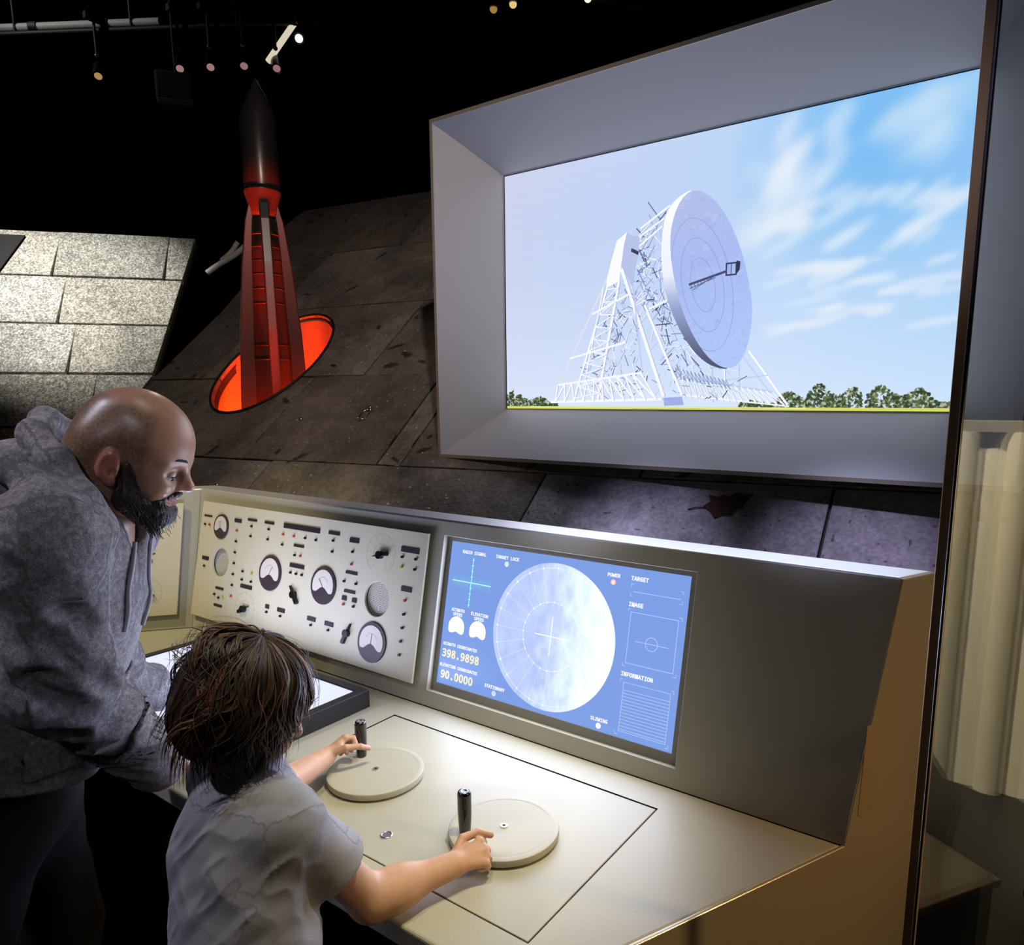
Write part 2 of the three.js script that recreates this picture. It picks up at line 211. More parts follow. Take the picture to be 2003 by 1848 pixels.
// ---------------------------------------------------------------- display set in the fascia
{
  const [c, g] = canvas(1600, 884);
  g.fillStyle = '#7d9fe6'; g.fillRect(0, 0, 1600, 884);
  const L = (pts, col, w) => { g.strokeStyle = col; g.lineWidth = w; g.beginPath(); pts.forEach((p, i) => g[i ? 'lineTo' : 'moveTo'](...p)); g.stroke(); };
  const txt = (s, x, y, px, col, al = 'center') => { g.fillStyle = col; g.strokeStyle = col; g.lineWidth = px * 0.05; g.textAlign = al; g.textBaseline = 'middle'; g.font = 'bold ' + px + 'px monospace'; g.fillText(s, x, y); g.strokeText(s, x, y); };
  // the large target disc, brighter and mottled towards its right
  const cx = 806, cy = 450, R = 408; g.save(); g.beginPath(); g.arc(cx, cy, R, 0, 7); g.clip(); g.fillStyle = '#cbdcff'; g.fillRect(0, 0, 1600, 884);
  const im = g.getImageData(cx - R, cy - R, 2 * R, 2 * R);
  for (let y = 0; y < 2 * R; y++) for (let x = 0; x < 2 * R; x++) {
    const k = (y * 2 * R + x) * 4, n = noise3(x * 0.018, y * 0.012, 3) + 0.5 * noise3(x * 0.05, y * 0.03, 5) + 0.35 * noise3(x * 0.3, y * 0.3, 9), t = Math.min(1, Math.max(0, (x - R * 0.75 + n * 45) / (R * 0.95)));
    const b = 190 + 62 * t + n * 7 * (1 - t * 0.3); im.data[k] = Math.min(255, b); im.data[k + 1] = Math.min(255, b + 18); im.data[k + 2] = 255; im.data[k + 3] = Math.hypot(x - R, y - R) < R ? 255 : 0;
  }
  const [c2, g2] = canvas(2 * R, 2 * R); g2.putImageData(im, 0, 0); g.drawImage(c2, cx - R, cy - R);
  g.strokeStyle = 'rgba(255,255,255,.6)'; g.lineWidth = 4;
  for (const r of [190, 380]) { g.beginPath(); g.arc(cx, cy, r, 0, 7); g.stroke(); }
  for (let i = 0; i < 24; i++) { const a = i * 15 * RAD; L([[cx + Math.cos(a) * 190, cy + Math.sin(a) * 190], [cx + Math.cos(a) * 405, cy + Math.sin(a) * 405]], 'rgba(255,255,255,.28)', 5); g.fillStyle = 'rgba(255,255,255,.7)'; g.beginPath(); g.arc(cx + Math.cos(a) * 190, cy + Math.sin(a) * 190, 6, 0, 7); g.arc(cx + Math.cos(a) * 380, cy + Math.sin(a) * 380, 7, 0, 7); g.fill(); }
  L([[cx, cy - 110], [cx, cy + 110]], '#fff', 6); L([[cx - 110, cy], [cx + 110, cy]], '#fff', 6); g.restore();
  for (let i = 0; i < 38; i++) for (let j = -6; j <= 6; j++) { g.fillStyle = `rgba(120,240,240,${0.42 * (1 - Math.abs(j) / 7)})`; g.fillRect(41 + i * 8, 238 + j * 7, 6, 5); }
  L([[40, 240], [344, 240]], '#c8ffff', 6); L([[190, 89], [190, 387]], '#8ff0f4', 8); for (let i = 0; i < 9; i++) { g.fillStyle = '#c8ffff'; g.fillRect(182, 100 + i * 34, 16, 4); }
  txt('RADIO SIGNAL', 190, 59, 26, '#fff'); txt('TARGET LOCK', 443, 57, 26, '#fff'); txt('AZIMUTH', 113, 418, 25, '#fff'); txt('SPEED', 113, 444, 25, '#fff'); txt('ELEVATION', 283, 418, 25, '#fff'); txt('SPEED', 283, 444, 25, '#fff');
  txt('AZIMUTH COORDINATES', 160, 633, 24, '#fff'); txt('398.9898', 172, 690, 62, '#fff0c4'); txt('ELEVATION COORDINATES', 166, 764, 24, '#fff'); txt('90.0000', 160, 820, 62, '#fff0c4');
  txt('STATIONARY', 457, 814, 25, '#fff'); txt('POWER', 1158, 58, 26, '#fff'); txt('TARGET', 1262, 58, 28, '#fff', 'left'); txt('IMAGE', 1264, 192, 28, '#fff', 'left'); txt('INFORMATION', 1264, 552, 28, '#fff', 'left'); txt('SLEWING', 1167, 820, 25, '#fff');
  const dot = (x, y, col) => { g.fillStyle = col; g.beginPath(); g.arc(x, y, 16, 0, 7); g.fill(); };
  dot(443, 93, '#dbe8ff'); dot(456, 848, '#cfe0ff'); dot(1159, 95, '#ffb9a8'); g.fillStyle = '#fff3ea'; g.beginPath(); g.arc(1159, 95, 10, 0, 7); g.fill(); dot(1167, 852, '#fff');
  for (const x of [113, 282]) { g.fillStyle = '#fff'; g.beginPath(); g.arc(x, 520, 64, Math.PI, 0); g.bezierCurveTo(x + 66, 570, x + 40, 566, x, 548); g.bezierCurveTo(x - 40, 566, x - 66, 570, x - 64, 520); g.fill(); }
  const fnt = 'rgba(200,220,255,.75)'; const cor = (x, y, w, h) => { for (const [a, b, i, j] of [[x, y, 1, 1], [x + w, y, -1, 1], [x, y + h, 1, -1], [x + w, y + h, -1, -1]]) L([[a + i * 16, b], [a, b], [a, b + j * 16]], fnt, 3); };
  cor(1268, 87, 292, 62); L([[1282, 126], [1548, 126]], fnt, 3.5); cor(1266, 216, 302, 296); g.strokeStyle = fnt; g.lineWidth = 3.5; g.strokeRect(1283, 231, 268, 264); g.beginPath(); g.arc(1418, 376, 34, 0, 7); g.stroke(); L([[1325, 376], [1512, 376]], fnt, 3.5);
  cor(1266, 580, 302, 284); g.strokeRect(1287, 595, 265, 251); for (let i = 0; i < 13; i++) L([[1287, 634 + i * 16.8], [1552, 634 + i * 16.8]], fnt, 3);
  const t = thing('console_display', 'blue lit console display with large pale disc and readouts', 'display');
  const O = V3(-1.048, 0, 0); t.position.set(-1.048, YD + 0.047 * Math.cos(LEAN) - 0.02 * Math.sin(LEAN), FZ - 0.047 * Math.sin(LEAN) - 0.02 * Math.cos(LEAN)); t.rotation.x = -LEAN;
  const W = 0.8, H = 0.461, sw = 0.766, sh = 0.424, sx = 0.0, sy = 0.236;
  put('bezel', ext(poly([[-W / 2 - 0.01, -0.01], [W / 2 + 0.01, -0.01], [W / 2 + 0.01, H + 0.01], [-W / 2 - 0.01, H + 0.01]], [[[sx - sw / 2, sy - sh / 2], [sx + sw / 2, sy - sh / 2], [sx + sw / 2, sy + sh / 2], [sx - sw / 2, sy + sh / 2]]]), 0.006).translate(0, 0, -0.006), std(0x8d8a80, 0.5), t);
  put('display_housing', bx(W + 0.02, H + 0.02, 0.03, 0, H / 2, -0.026), M.bezel, t);
  put('screen', new THREE.PlaneGeometry(sw + 0.004, sh + 0.004).translate(sx, sy, -0.004), new THREE.MeshStandardMaterial({ color: 0x000000, roughness: 0.25, emissive: 0xffffff, emissiveMap: canTex(c), emissiveIntensity: 1.0 }), t);
  const l = new THREE.RectAreaLight(0xd6deff, 6.5, sw, sh); l.position.copy(V3(sx, sy, 0.003).applyEuler(t.rotation).add(t.position)); l.lookAt(l.position.clone().add(V3(0, Math.sin(LEAN), Math.cos(LEAN)))); scene.add(l);
}
// ---------------------------------------------------------------- touch screen lying on the desk
{
  const t = thing('touch_screen', 'glowing white touch screen in black tray frame on the desk behind the child', 'screen', null, [-1.996, YD, -1.08]);
  const W = 0.85, D = 0.5, H = 0.054, b = 0.03;
  put('tray_frame', ext(poly([[-W / 2, -D / 2], [W / 2, -D / 2], [W / 2, D / 2], [-W / 2, D / 2]], [[[-W / 2 + b, -D / 2 + b], [W / 2 - b, -D / 2 + b], [W / 2 - b, D / 2 - b], [-W / 2 + b, D / 2 - b]]]), H, 0.002).rotateX(-Math.PI / 2), M.bezel, t);
  const [c, g] = canvas(1024, 576); g.fillStyle = '#dfe6ff'; g.fillRect(0, 0, 1024, 576); g.fillStyle = '#f6fbff';
  for (const [x, y] of [[150, 120], [230, 96], [210, 170], [300, 130], [520, 210], [640, 300]]) for (let i = 0; i < 9; i++) { g.beginPath(); g.arc(x + rr(-28, 28), y + rr(-18, 18), rr(6, 14), 0, 7); g.fill(); }
  g.filter = 'blur(3px)'; g.fillStyle = 'rgba(255,255,255,.4)'; for (let i = 0; i < 8; i++) g.fillRect(rr(100, 800), rr(80, 480), rr(40, 160), 14); g.filter = 'none';
  put('tray_base', bx(W - 0.02, 0.03, D - 0.02, 0, 0.022, 0), M.black, t);
  put('screen', new THREE.PlaneGeometry(W - 2 * b + 0.002, D - 2 * b + 0.002).rotateX(-Math.PI / 2), new THREE.MeshStandardMaterial({ color: 0, roughness: 0.3, emissive: 0xffffff, emissiveMap: canTex(c), emissiveIntensity: 1.05 }), t, [0, 0.05, 0]);
  const l = new THREE.RectAreaLight(0xccd4ff, 8.5, W - 2 * b, D - 2 * b); l.position.set(-1.996, YD + 0.056, -1.08); l.lookAt(-1.996, YD + 2, -1.08); scene.add(l);
}
// ---------------------------------------------------------------- hand wheels and button
function wheel(name, label, x, z, hx, hz) {
  const t = thing(name, label, 'hand wheel', 'hand wheels on the inlay plate', [x, YD, z]);
  put('spindle', cyl(0.03, 0.03, 0.006, 32, 0, 0.003, 0), M.steel, t);
  const pts = [[0, 0.004], [0.113, 0.004], [0.115, 0.006], [0.115, 0.0175], [0.1135, 0.0195], [0.1008, 0.02], [0.1, 0.0192], [0.0992, 0.02], [0, 0.02]].map((p) => new THREE.Vector2(...p));
  put('wheel_disc', new THREE.LatheGeometry(pts, 96), M.disc, t);
  const bolt = put('centre_bolt', cyl(0.0078, 0.0082, 0.0022, 24), M.steel, t, [0, 0.0208, 0]);
  put('bolt_socket', cyl(0.0036, 0.0036, 0.0008, 6), M.gap, bolt, [0, 0.0011, 0]);
  const hp = [[0, 0], [0.0108, 0], [0.0118, 0.002], [0.0138, 0.03], [0.0145, 0.05], [0.0145, 0.086], [0.0138, 0.0905], [0.0118, 0.093], [0.0095, 0.093], [0.0095, 0.092], [0, 0.092]].map((p) => new THREE.Vector2(...p));
  const h = put('handle', new THREE.LatheGeometry(hp, 40), M.handle, t, [hx, 0.0198, hz]);
  put('handle_cap', new THREE.LatheGeometry([[0.003, 0.0915], [0.003, 0.0932], [0.0088, 0.0932], [0.0094, 0.0925], [0.0094, 0.09]].map((p) => new THREE.Vector2(...p)), 32), M.steel, h);
  return t;
}
wheel('hand_wheel', 'round grey hand wheel gripped by the child\'s left hand, nearer the touch screen', -1.253, -1.07, -0.078, -0.024);
wheel('hand_wheel', 'round grey hand wheel under the child\'s right fist, black upright handle free', -0.856, -1.065, -0.051, 0.064);
{
  const t = thing('push_button', 'small round steel push button flush in the desk between the wheels', 'button', null, [-1.057, YD, -0.923]);
  put('button_rim', new THREE.LatheGeometry([[0.009, 0], [0.009, 0.0018], [0.0115, 0.002], [0.0128, 0.0008], [0.013, 0]].map((p) => new THREE.Vector2(...p)), 40), M.steel, t);
  put('button_cap', cyl(0.0088, 0.0088, 0.0014, 32, 0, 0.0007, 0), std(0xb9bbbd, 0.35, { metalness: 0.9 }), t);
}
// ---------------------------------------------------------------- large wall screen in its splayed frame
{
  const [c, g] = canvas(1920, 1080);
  const grd = g.createLinearGradient(0, 0, 1920, 0); for (const [p, q] of [[0, '#d0d4ee'], [0.35, '#c6d6f6'], [0.7, '#bcd8f8'], [1, '#9fcdf6']]) grd.addColorStop(p, q); g.fillStyle = grd; g.fillRect(0, 0, 1920, 1080);
  const v = g.createLinearGradient(0, 0, 0, 1080); v.addColorStop(0, 'rgba(150,195,250,0)'); v.addColorStop(0.55, 'rgba(205,225,252,.3)'); v.addColorStop(1, 'rgba(226,238,255,.75)'); g.fillStyle = v; g.fillRect(0, 0, 1920, 1080);
  const b = g.createRadialGradient(1640, 110, 20, 1640, 110, 560); b.addColorStop(0, 'rgba(112,184,244,.9)'); b.addColorStop(1, 'rgba(112,184,244,0)'); g.fillStyle = b; g.fillRect(900, 0, 1020, 800);
  const cloud = (n, x0, x1, y0, y1, w, h, al, rot, bl) => { for (let i = 0; i < n; i++) { g.save(); g.filter = `blur(${bl}px)`; const x = rr(x0, x1), y = rr(y0, y1); g.translate(x, y); g.rotate(rot * RAD + rr(-0.15, 0.15)); g.fillStyle = `rgba(${244 + rr(-6, 6) | 0},246,250,${al})`; g.beginPath(); g.ellipse(0, 0, rr(0.5, 1.2) * w, rr(0.5, 1.2) * h, 0, 0, 7); g.fill(); g.restore(); } };
  cloud(12, 1290, 1500, 60, 330, 85, 30, 0.5, -52, 22); cloud(10, 1300, 1560, 300, 520, 95, 26, 0.5, -22, 15); cloud(10, 1640, 1900, 60, 230, 120, 26, 0.38, -38, 24); cloud(11, 1580, 1910, 330, 560, 100, 22, 0.55, -24, 14); cloud(26, 1250, 1900, 540, 800, 90, 13, 0.5, -8, 9); cloud(8, 1180, 1380, 150, 420, 90, 40, 0.35, -30, 26);
  // trees along the horizon
  for (const [x0, x1, hh] of [[0, 40, 95], [30, 300, 58], [1330, 1450, 62], [1440, 1640, 92], [1650, 1920, 84], [1180, 1340, 30]]) for (let i = 0; i < (x1 - x0) * 2.2; i++) {
    const x = rr(x0, x1), k = 0.55 + 0.45 * Math.sin((x - x0) / 33) * Math.sin((x - x0) / 57 + 1), y = 1076 - rr(0, 1) * hh * Math.max(0.25, k) - 4, d = rnd(); g.fillStyle = d < 0.5 ? `rgba(52,66,50,.85)` : d < 0.8 ? 'rgba(96,112,62,.8)' : 'rgba(205,215,200,.7)'; g.beginPath(); g.ellipse(x, y, rr(3, 10), rr(2, 6), rr(0, 3), 0, 7); g.fill();
  }
  const W_ = '#f8faff', Lv = '#c3cdf2', Dk = '#474e70'; const bar = (a, q, w, col) => { if (col === W_ && w > 3) { g.strokeStyle = '#8390c2'; g.lineWidth = 2.6; g.beginPath(); g.moveTo(a[0] + w * 0.6, a[1] + 1); g.lineTo(q[0] + w * 0.6, q[1] + 1); g.stroke(); } g.strokeStyle = col; g.lineWidth = w; g.beginPath(); g.moveTo(...a); g.lineTo(...q); g.stroke(); };
  const lerp = (a, q, t) => [a[0] + (q[0] - a[0]) * t, a[1] + (q[1] - a[1]) * t];
  const lattice = (a0, a1, b0, b1, n, w, col) => { for (let i = 0; i < n; i++) { const p = lerp(a0, a1, i / n), q = lerp(b0, b1, (i + 0.5) / n), r = lerp(a0, a1, (i + 1) / n); bar(p, q, w, col); bar(q, r, w, col); } };
  // back structure of the bowl
  for (let i = 0; i < 190; i++) { const t1 = rnd(), e = [[721, 327], [700, 480], [735, 640], [830, 800], [901, 942]], q = [[856, 253], [817, 440], [843, 608], [895, 726], [1026, 887]]; const k = t1 * 3.99, j = k | 0, A = lerp(e[j], e[j + 1], k - j), B = lerp(q[j], q[j + 1], k - j); const p1 = lerp(A, B, rnd()), p2 = [p1[0] + rr(-70, 70), p1[1] + rr(-80, 80)]; bar(p1, p2, rr(1.5, 5), [W_, '#9aa6d4', Dk, Lv, W_, '#6a76aa'][i % 6]); }
  for (const [p, q] of [[[721, 327], [856, 253]], [[716, 360], [830, 300]], [[712, 400], [822, 330]], [[769, 657], [850, 629]]]) bar(p, q, 8, W_);
  // right tower legs, base girders
  for (const [p, q, w, col] of [[[1208, 848], [1369, 1058], 9, W_], [[1180, 862], [1330, 1050], 4, Lv], [[1060, 905], [1070, 1050], 6, Lv], [[1110, 905], [1120, 1040], 6, W_], [[1172, 895], [1180, 1040], 5, Lv], [[901, 942], [1311, 1009], 6, Lv], [[930, 1019], [1375, 1064], 6, W_], [[1120, 960], [1290, 945], 4, Lv]]) bar(p, q, w, col);
  lattice([901, 942], [1311, 1009], [930, 1030], [1375, 1064], 16, 4, W_); lattice([880, 900], [1120, 960], [900, 950], [1150, 1000], 14, 3, '#8d98c8');
  for (let i = 0; i < 90; i++) { const p = [rr(560, 1180), rr(880, 1040)]; bar(p, [p[0] + rr(-40, 40), p[1] + rr(-34, 34)], rr(1.5, 4), [W_, Lv, '#8b95c0', Dk][i % 4]); }
  // left tower
  for (let i = 0; i < 190; i++) { const t1 = rnd(), A = lerp([575, 545], [430, 1010], t1), B = lerp([690, 560], [760, 1000], t1), p = lerp(A, B, rnd()); bar(p, [p[0] + rr(-38, 38), p[1] + rr(-48, 48)], rr(1.5, 4), ['#9aa6d4', W_, '#6a76aa', Dk, W_][i % 5]); }
  for (const [p, q, w, col] of [[[558, 519], [310, 970], 8, '#dfe3f4'], [[562, 555], [390, 1042], 10, W_], [[622, 530], [520, 1036], 12, W_], [[632, 478], [845, 1024], 15, W_], [[748, 641], [930, 1019], 11, W_], [[544, 553], [444, 984], 7, W_], [[692, 566], [740, 900], 7, Lv], [[302, 970], [734, 923], 9, W_], [[261, 1049], [838, 1036], 11, W_], [[488, 660], [680, 585], 9, W_], [[370, 850], [660, 790], 8, W_]]) bar(p, q, w, col);
  lattice([302, 970], [734, 923], [261, 1049], [838, 1036], 11, 8, W_); lattice([560, 560], [400, 1030], [622, 530], [520, 1036], 9, 5, W_);
  const pg = (pts, col) => { g.fillStyle = col; g.beginPath(); pts.forEach((p, i) => g[i ? 'lineTo' : 'moveTo'](...p)); g.closePath(); g.fill(); };
  pg([[609, 361], [657, 333], [684, 353], [644, 380], [631, 466], [622, 530], [558, 555], [561, 513], [585, 432]], '#fbfcff'); pg([[657, 333], [684, 353], [715, 354], [716, 412], [698, 502], [692, 566], [631, 466], [644, 380]], '#b9c4ec'); pg([[680, 400], [716, 418], [712, 432], [678, 414]], '#3c4058');
  // bowl: rim band, then the face
  const sm = (pts) => { g.beginPath(); const n = pts.length; for (let i = 0; i < n; i++) { const p = pts[i], q = pts[(i + 1) % n], m = lerp(p, q, 0.5); if (!i) g.moveTo(...lerp(pts[n - 1], p, 0.5)); g.quadraticCurveTo(...p, ...m); } g.closePath(); };
  const rimG = g.createLinearGradient(0, 210, 0, 915); rimG.addColorStop(0, '#ffffff'); rimG.addColorStop(0.45, '#eef2ff'); rimG.addColorStop(0.62, '#9fadd8'); rimG.addColorStop(1, '#4a4f6c');
  g.fillStyle = rimG; sm([[963, 205], [911, 216], [856, 251], [826, 310], [817, 440], [828, 521], [843, 608], [895, 726], [962, 827], [1026, 887], [1088, 914], [1140, 917], [1100, 800], [1000, 400]]); g.fill();
  const fg = g.createLinearGradient(900, 220, 1150, 900); fg.addColorStop(0, '#b4c0ea'); fg.addColorStop(0.4, '#aabdf2'); fg.addColorStop(1, '#b2c8fb'); g.fillStyle = fg;
  sm([[963, 205], [1045, 255], [1112, 350], [1169, 479], [1210, 636], [1218, 720], [1203, 838], [1171, 898], [1136, 916], [1087, 905], [1025, 855], [953, 749], [897, 613], [864, 469], [857, 367], [875, 286], [911, 226]]); g.fill();
  g.save(); g.clip(); for (let i = 0; i < 160; i++) { g.fillStyle = `rgba(${rnd() < 0.5 ? '220,230,255' : '140,155,210'},.12)`; g.fillRect(rr(850, 1220), rr(200, 920), rr(8, 30), rr(6, 20)); } g.strokeStyle = 'rgba(110,125,190,.5)'; g.lineWidth = 2;
  for (const k of [0.3, 0.52, 0.74]) { g.beginPath(); g.ellipse(1010 - k * 10, 580, 165 * k, 365 * k, -14 * RAD, 0, 7); g.stroke(); } g.restore();
  bar([947, 574], [1103, 537], 9, '#4a5070'); bar([950, 590], [1060, 556], 3, '#5a6288'); bar([965, 596], [1060, 548], 3, '#5a6288'); for (let i = 0; i < 7; i++) bar([955 + i * 14, 574 - i * 3], [962 + i * 14, 590 - i * 4.5], 2.5, '#5a6288');
  g.strokeStyle = '#3f4463'; g.lineWidth = 6; g.strokeRect(1104, 508, 40, 44); bar([1124, 508], [1124, 552], 3, '#3f4463'); pg([[1144, 500], [1160, 506], [1158, 536], [1144, 552]], '#343850');
  pg([[845, 1030], [930, 1026], [940, 1060], [850, 1064]], '#9fb0e6'); g.fillStyle = '#d6d96a'; g.fillRect(0, 1068, 1920, 12); g.fillStyle = '#f2f3b0'; g.fillRect(140, 1070, 1300, 3);
  const t = thing('large_screen', 'large bright wall screen showing a white radio telescope, in splayed grey frame', 'screen', null, [-1.0744, 1.319, -2.2085]);
  const X = 1.0126, H0 = 0, H1 = 1.291, x = 0.8276, y0 = 0.185, y1 = 1.114, d = -0.2115;
  const quad = (a, bq, cq, dq) => { const th = V3().subVectors(V3(...bq), V3(...a)).cross(V3().subVectors(V3(...dq), V3(...a))).normalize().multiplyScalar(-0.012); const P = [a, bq, cq, dq].map((p) => V3(...p)), Q = P.map((p) => p.clone().add(th)), f = [[P[0], P[1], P[2], P[3]], [Q[3], Q[2], Q[1], Q[0]], [P[1], P[0], Q[0], Q[1]], [P[2], P[1], Q[1], Q[2]], [P[3], P[2], Q[2], Q[3]], [P[0], P[3], Q[3], Q[0]]]; const pos = [], uv = []; for (const [A, B, C_, D_] of f) for (const p of [A, B, C_, A, C_, D_]) { pos.push(p.x, p.y, p.z); uv.push(p.x, p.y); } const gg = new THREE.BufferGeometry(); gg.setAttribute('position', new THREE.Float32BufferAttribute(pos, 3)); gg.setAttribute('uv', new THREE.Float32BufferAttribute(uv, 2)); gg.computeVertexNormals(); return gg; };
  put('frame_panel', quad([-X, H0, 0], [-x, y0, d], [-x, y1, d], [-X, H1, 0]), M.frame, t); put('frame_panel', quad([x, y0, d], [X, H0, 0], [X, H1, 0], [x, y1, d]), M.frame, t);
  put('frame_panel', quad([-x, y1, d], [x, y1, d], [X, H1, 0], [-X, H1, 0]), M.frame, t); put('frame_panel', quad([-X, H0, 0], [X, H0, 0], [x, y0, d], [-x, y0, d]), M.frame, t);
  const rim = (o, i, z0, z1) => ext(poly([[-X - o, H0 - o], [X + o, H0 - o], [X + o, H1 + o], [-X - o, H1 + o]], [[[-X + i, H0 + i], [X - i, H0 + i], [X - i, H1 - i], [-X + i, H1 - i]]]), z1 - z0, 0.001).translate(0, 0, z0);
  put('outer_casing', rim(0.014, 0.0, -0.3, 0.004), M.lip, t); put('back_plate', bx(2 * X, H1, 0.02, 0, H1 / 2, -0.29), M.dark, t);
  put('display_body', bx(2 * x + 0.03, y1 - y0 + 0.03, 0.04, 0, (y0 + y1) / 2, d - 0.028), M.black, t);
  put('screen', new THREE.PlaneGeometry(2 * x - 0.004, y1 - y0 - 0.004).translate(0, (y0 + y1) / 2, d - 0.003), new THREE.MeshStandardMaterial({ color: 0, roughness: 0.3, emissive: 0xffffff, emissiveMap: canTex(c), emissiveIntensity: 1.0 }), t);
  put('mount_bracket', bx(0.3, 0.2, 0.3, 0, 0.25, -0.44), M.dark, t);
  const l = new THREE.RectAreaLight(0xeceeff, 1.9, 2 * x, y1 - y0); l.position.set(-1.0744, 1.319 + (y0 + y1) / 2, -2.2085 + d + 0.004); l.lookAt(-1.0744, 1.319 + (y0 + y1) / 2, 0); scene.add(l);
}

// ---------------------------------------------------------------- concrete boards
const spots = []; for (let i = 0; i < 420; i++) spots.push([rnd(), rnd(), rr(0.0008, 0.0032), rnd()]);
const stains = []; for (let i = 0; i < 26; i++) stains.push([rnd(), rnd(), rr(0.008, 0.03), rr(0.004, 0.012), rr(0, 3)]);
const wrap = (a) => a - Math.round(a);
function cells(list, n) { const b = Array.from({ length: n * n }, () => []); for (const s of list) { const r = s[2] * 1.5, a = Math.ceil(r * n) + 1; const i0 = Math.floor(s[0] * n), j0 = Math.floor(s[1] * n); for (let i = -a; i <= a; i++) for (let j = -a; j <= a; j++) b[((i0 + i + n) % n) * n + (j0 + j + n) % n].push(s); } return b; }
const sC = cells(spots, 32), tC = cells(stains, 32);
const darkTex = dataTex(1024, (x, y) => {
  let n = 0.5 * tnoise(x * 8, y * 8, 8, 3) + 0.3 * tnoise(x * 32, y * 32, 32, 4) + 0.35 * tnoise(x * 160, y * 160, 160, 5); let v = 0.43 + 0.3 * (n - 0.5), w = [v * 1.0, v * 0.95, v * 0.9];
  const k = Math.floor(x * 32) * 32 + Math.floor(y * 32);
  for (const [a, b, c, d, e] of tC[k]) { const X = wrap(x - a), Y = wrap(y - b), p = X * Math.cos(e) + Y * Math.sin(e), q = -X * Math.sin(e) + Y * Math.cos(e), t = Math.hypot(p / c, q / d) + 0.7 * (tnoise(x * 90, y * 90, 90, 8) - 0.5); if (t < 1) w = w.map((m) => m * (0.35 + 0.3 * t)); }
  for (const [a, b, c, d] of sC[k]) if (Math.hypot(wrap(x - a), wrap(y - b) * (0.7 + d)) < c) w = [0.55 + 0.35 * d, 0.55 + 0.35 * d, 0.53 + 0.35 * d];
  return w;
}, true, 0.55);
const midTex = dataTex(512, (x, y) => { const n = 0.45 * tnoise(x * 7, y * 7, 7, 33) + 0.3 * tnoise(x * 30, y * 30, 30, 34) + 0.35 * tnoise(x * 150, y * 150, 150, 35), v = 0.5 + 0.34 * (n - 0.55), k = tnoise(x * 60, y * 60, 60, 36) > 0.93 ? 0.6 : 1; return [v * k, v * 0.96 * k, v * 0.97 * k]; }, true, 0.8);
const paleTex = dataTex(1024, (x, y) => { const n = 0.26 * tnoise(x * 6, y * 6, 6, 13) + 0.22 * tnoise(x * 40, y * 40, 40, 14) + 0.85 * tnoise(x * 180, y * 180, 180, 15) + 0.4 * tnoise(x * 420, y * 420, 420, 16); const v = 0.62 + 0.5 * (n - 0.86); return [v, v * 1.0, v * 0.96]; }, true, 0.7);
const bumpTex = dataTex(512, (x, y) => 0.5 * tnoise(x * 24, y * 24, 24, 21) + 0.5 * tnoise(x * 140, y * 140, 140, 22), false, 0.9);
const darkMats = [0xffffff, 0xe6e2de, 0xf2efe8, 0xd4cfca].map((c) => std(c, 0.85, { map: darkTex, bumpMap: bumpTex, bumpScale: 0.004 }));
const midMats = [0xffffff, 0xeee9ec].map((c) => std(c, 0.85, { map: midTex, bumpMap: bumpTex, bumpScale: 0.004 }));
const mossMat = std(0x2b2722, 0.95);
const paleMats = [0xffffff, 0xf2f0ea, 0xe4e4e2].map((c) => std(c, 0.9, { map: paleTex, bumpMap: bumpTex, bumpScale: 0.005 }));
const evaluator = new Evaluator(); evaluator.attributes = ['position', 'normal', 'uv'];
const SB = { P: V3(-3.078, 1.097, -1.797), s: V3(0.98823, 0, -0.15299), u: V3(-0.1172, 0.64279, -0.75703) }; SB.n = SB.s.clone().cross(SB.u).normalize(); SB.M = new THREE.Matrix4().makeBasis(SB.s, SB.u, SB.n).setPosition(SB.P);
const HC = [-0.461, 1.033], HR = 0.335, HU = HR / Math.cos(40 * RAD);
const holePts = Array.from({ length: 72 }, (_, i) => [HC[0] + Math.cos(i / 36 * Math.PI) * HR, HC[1] + Math.sin(i / 36 * Math.PI) * HU]);
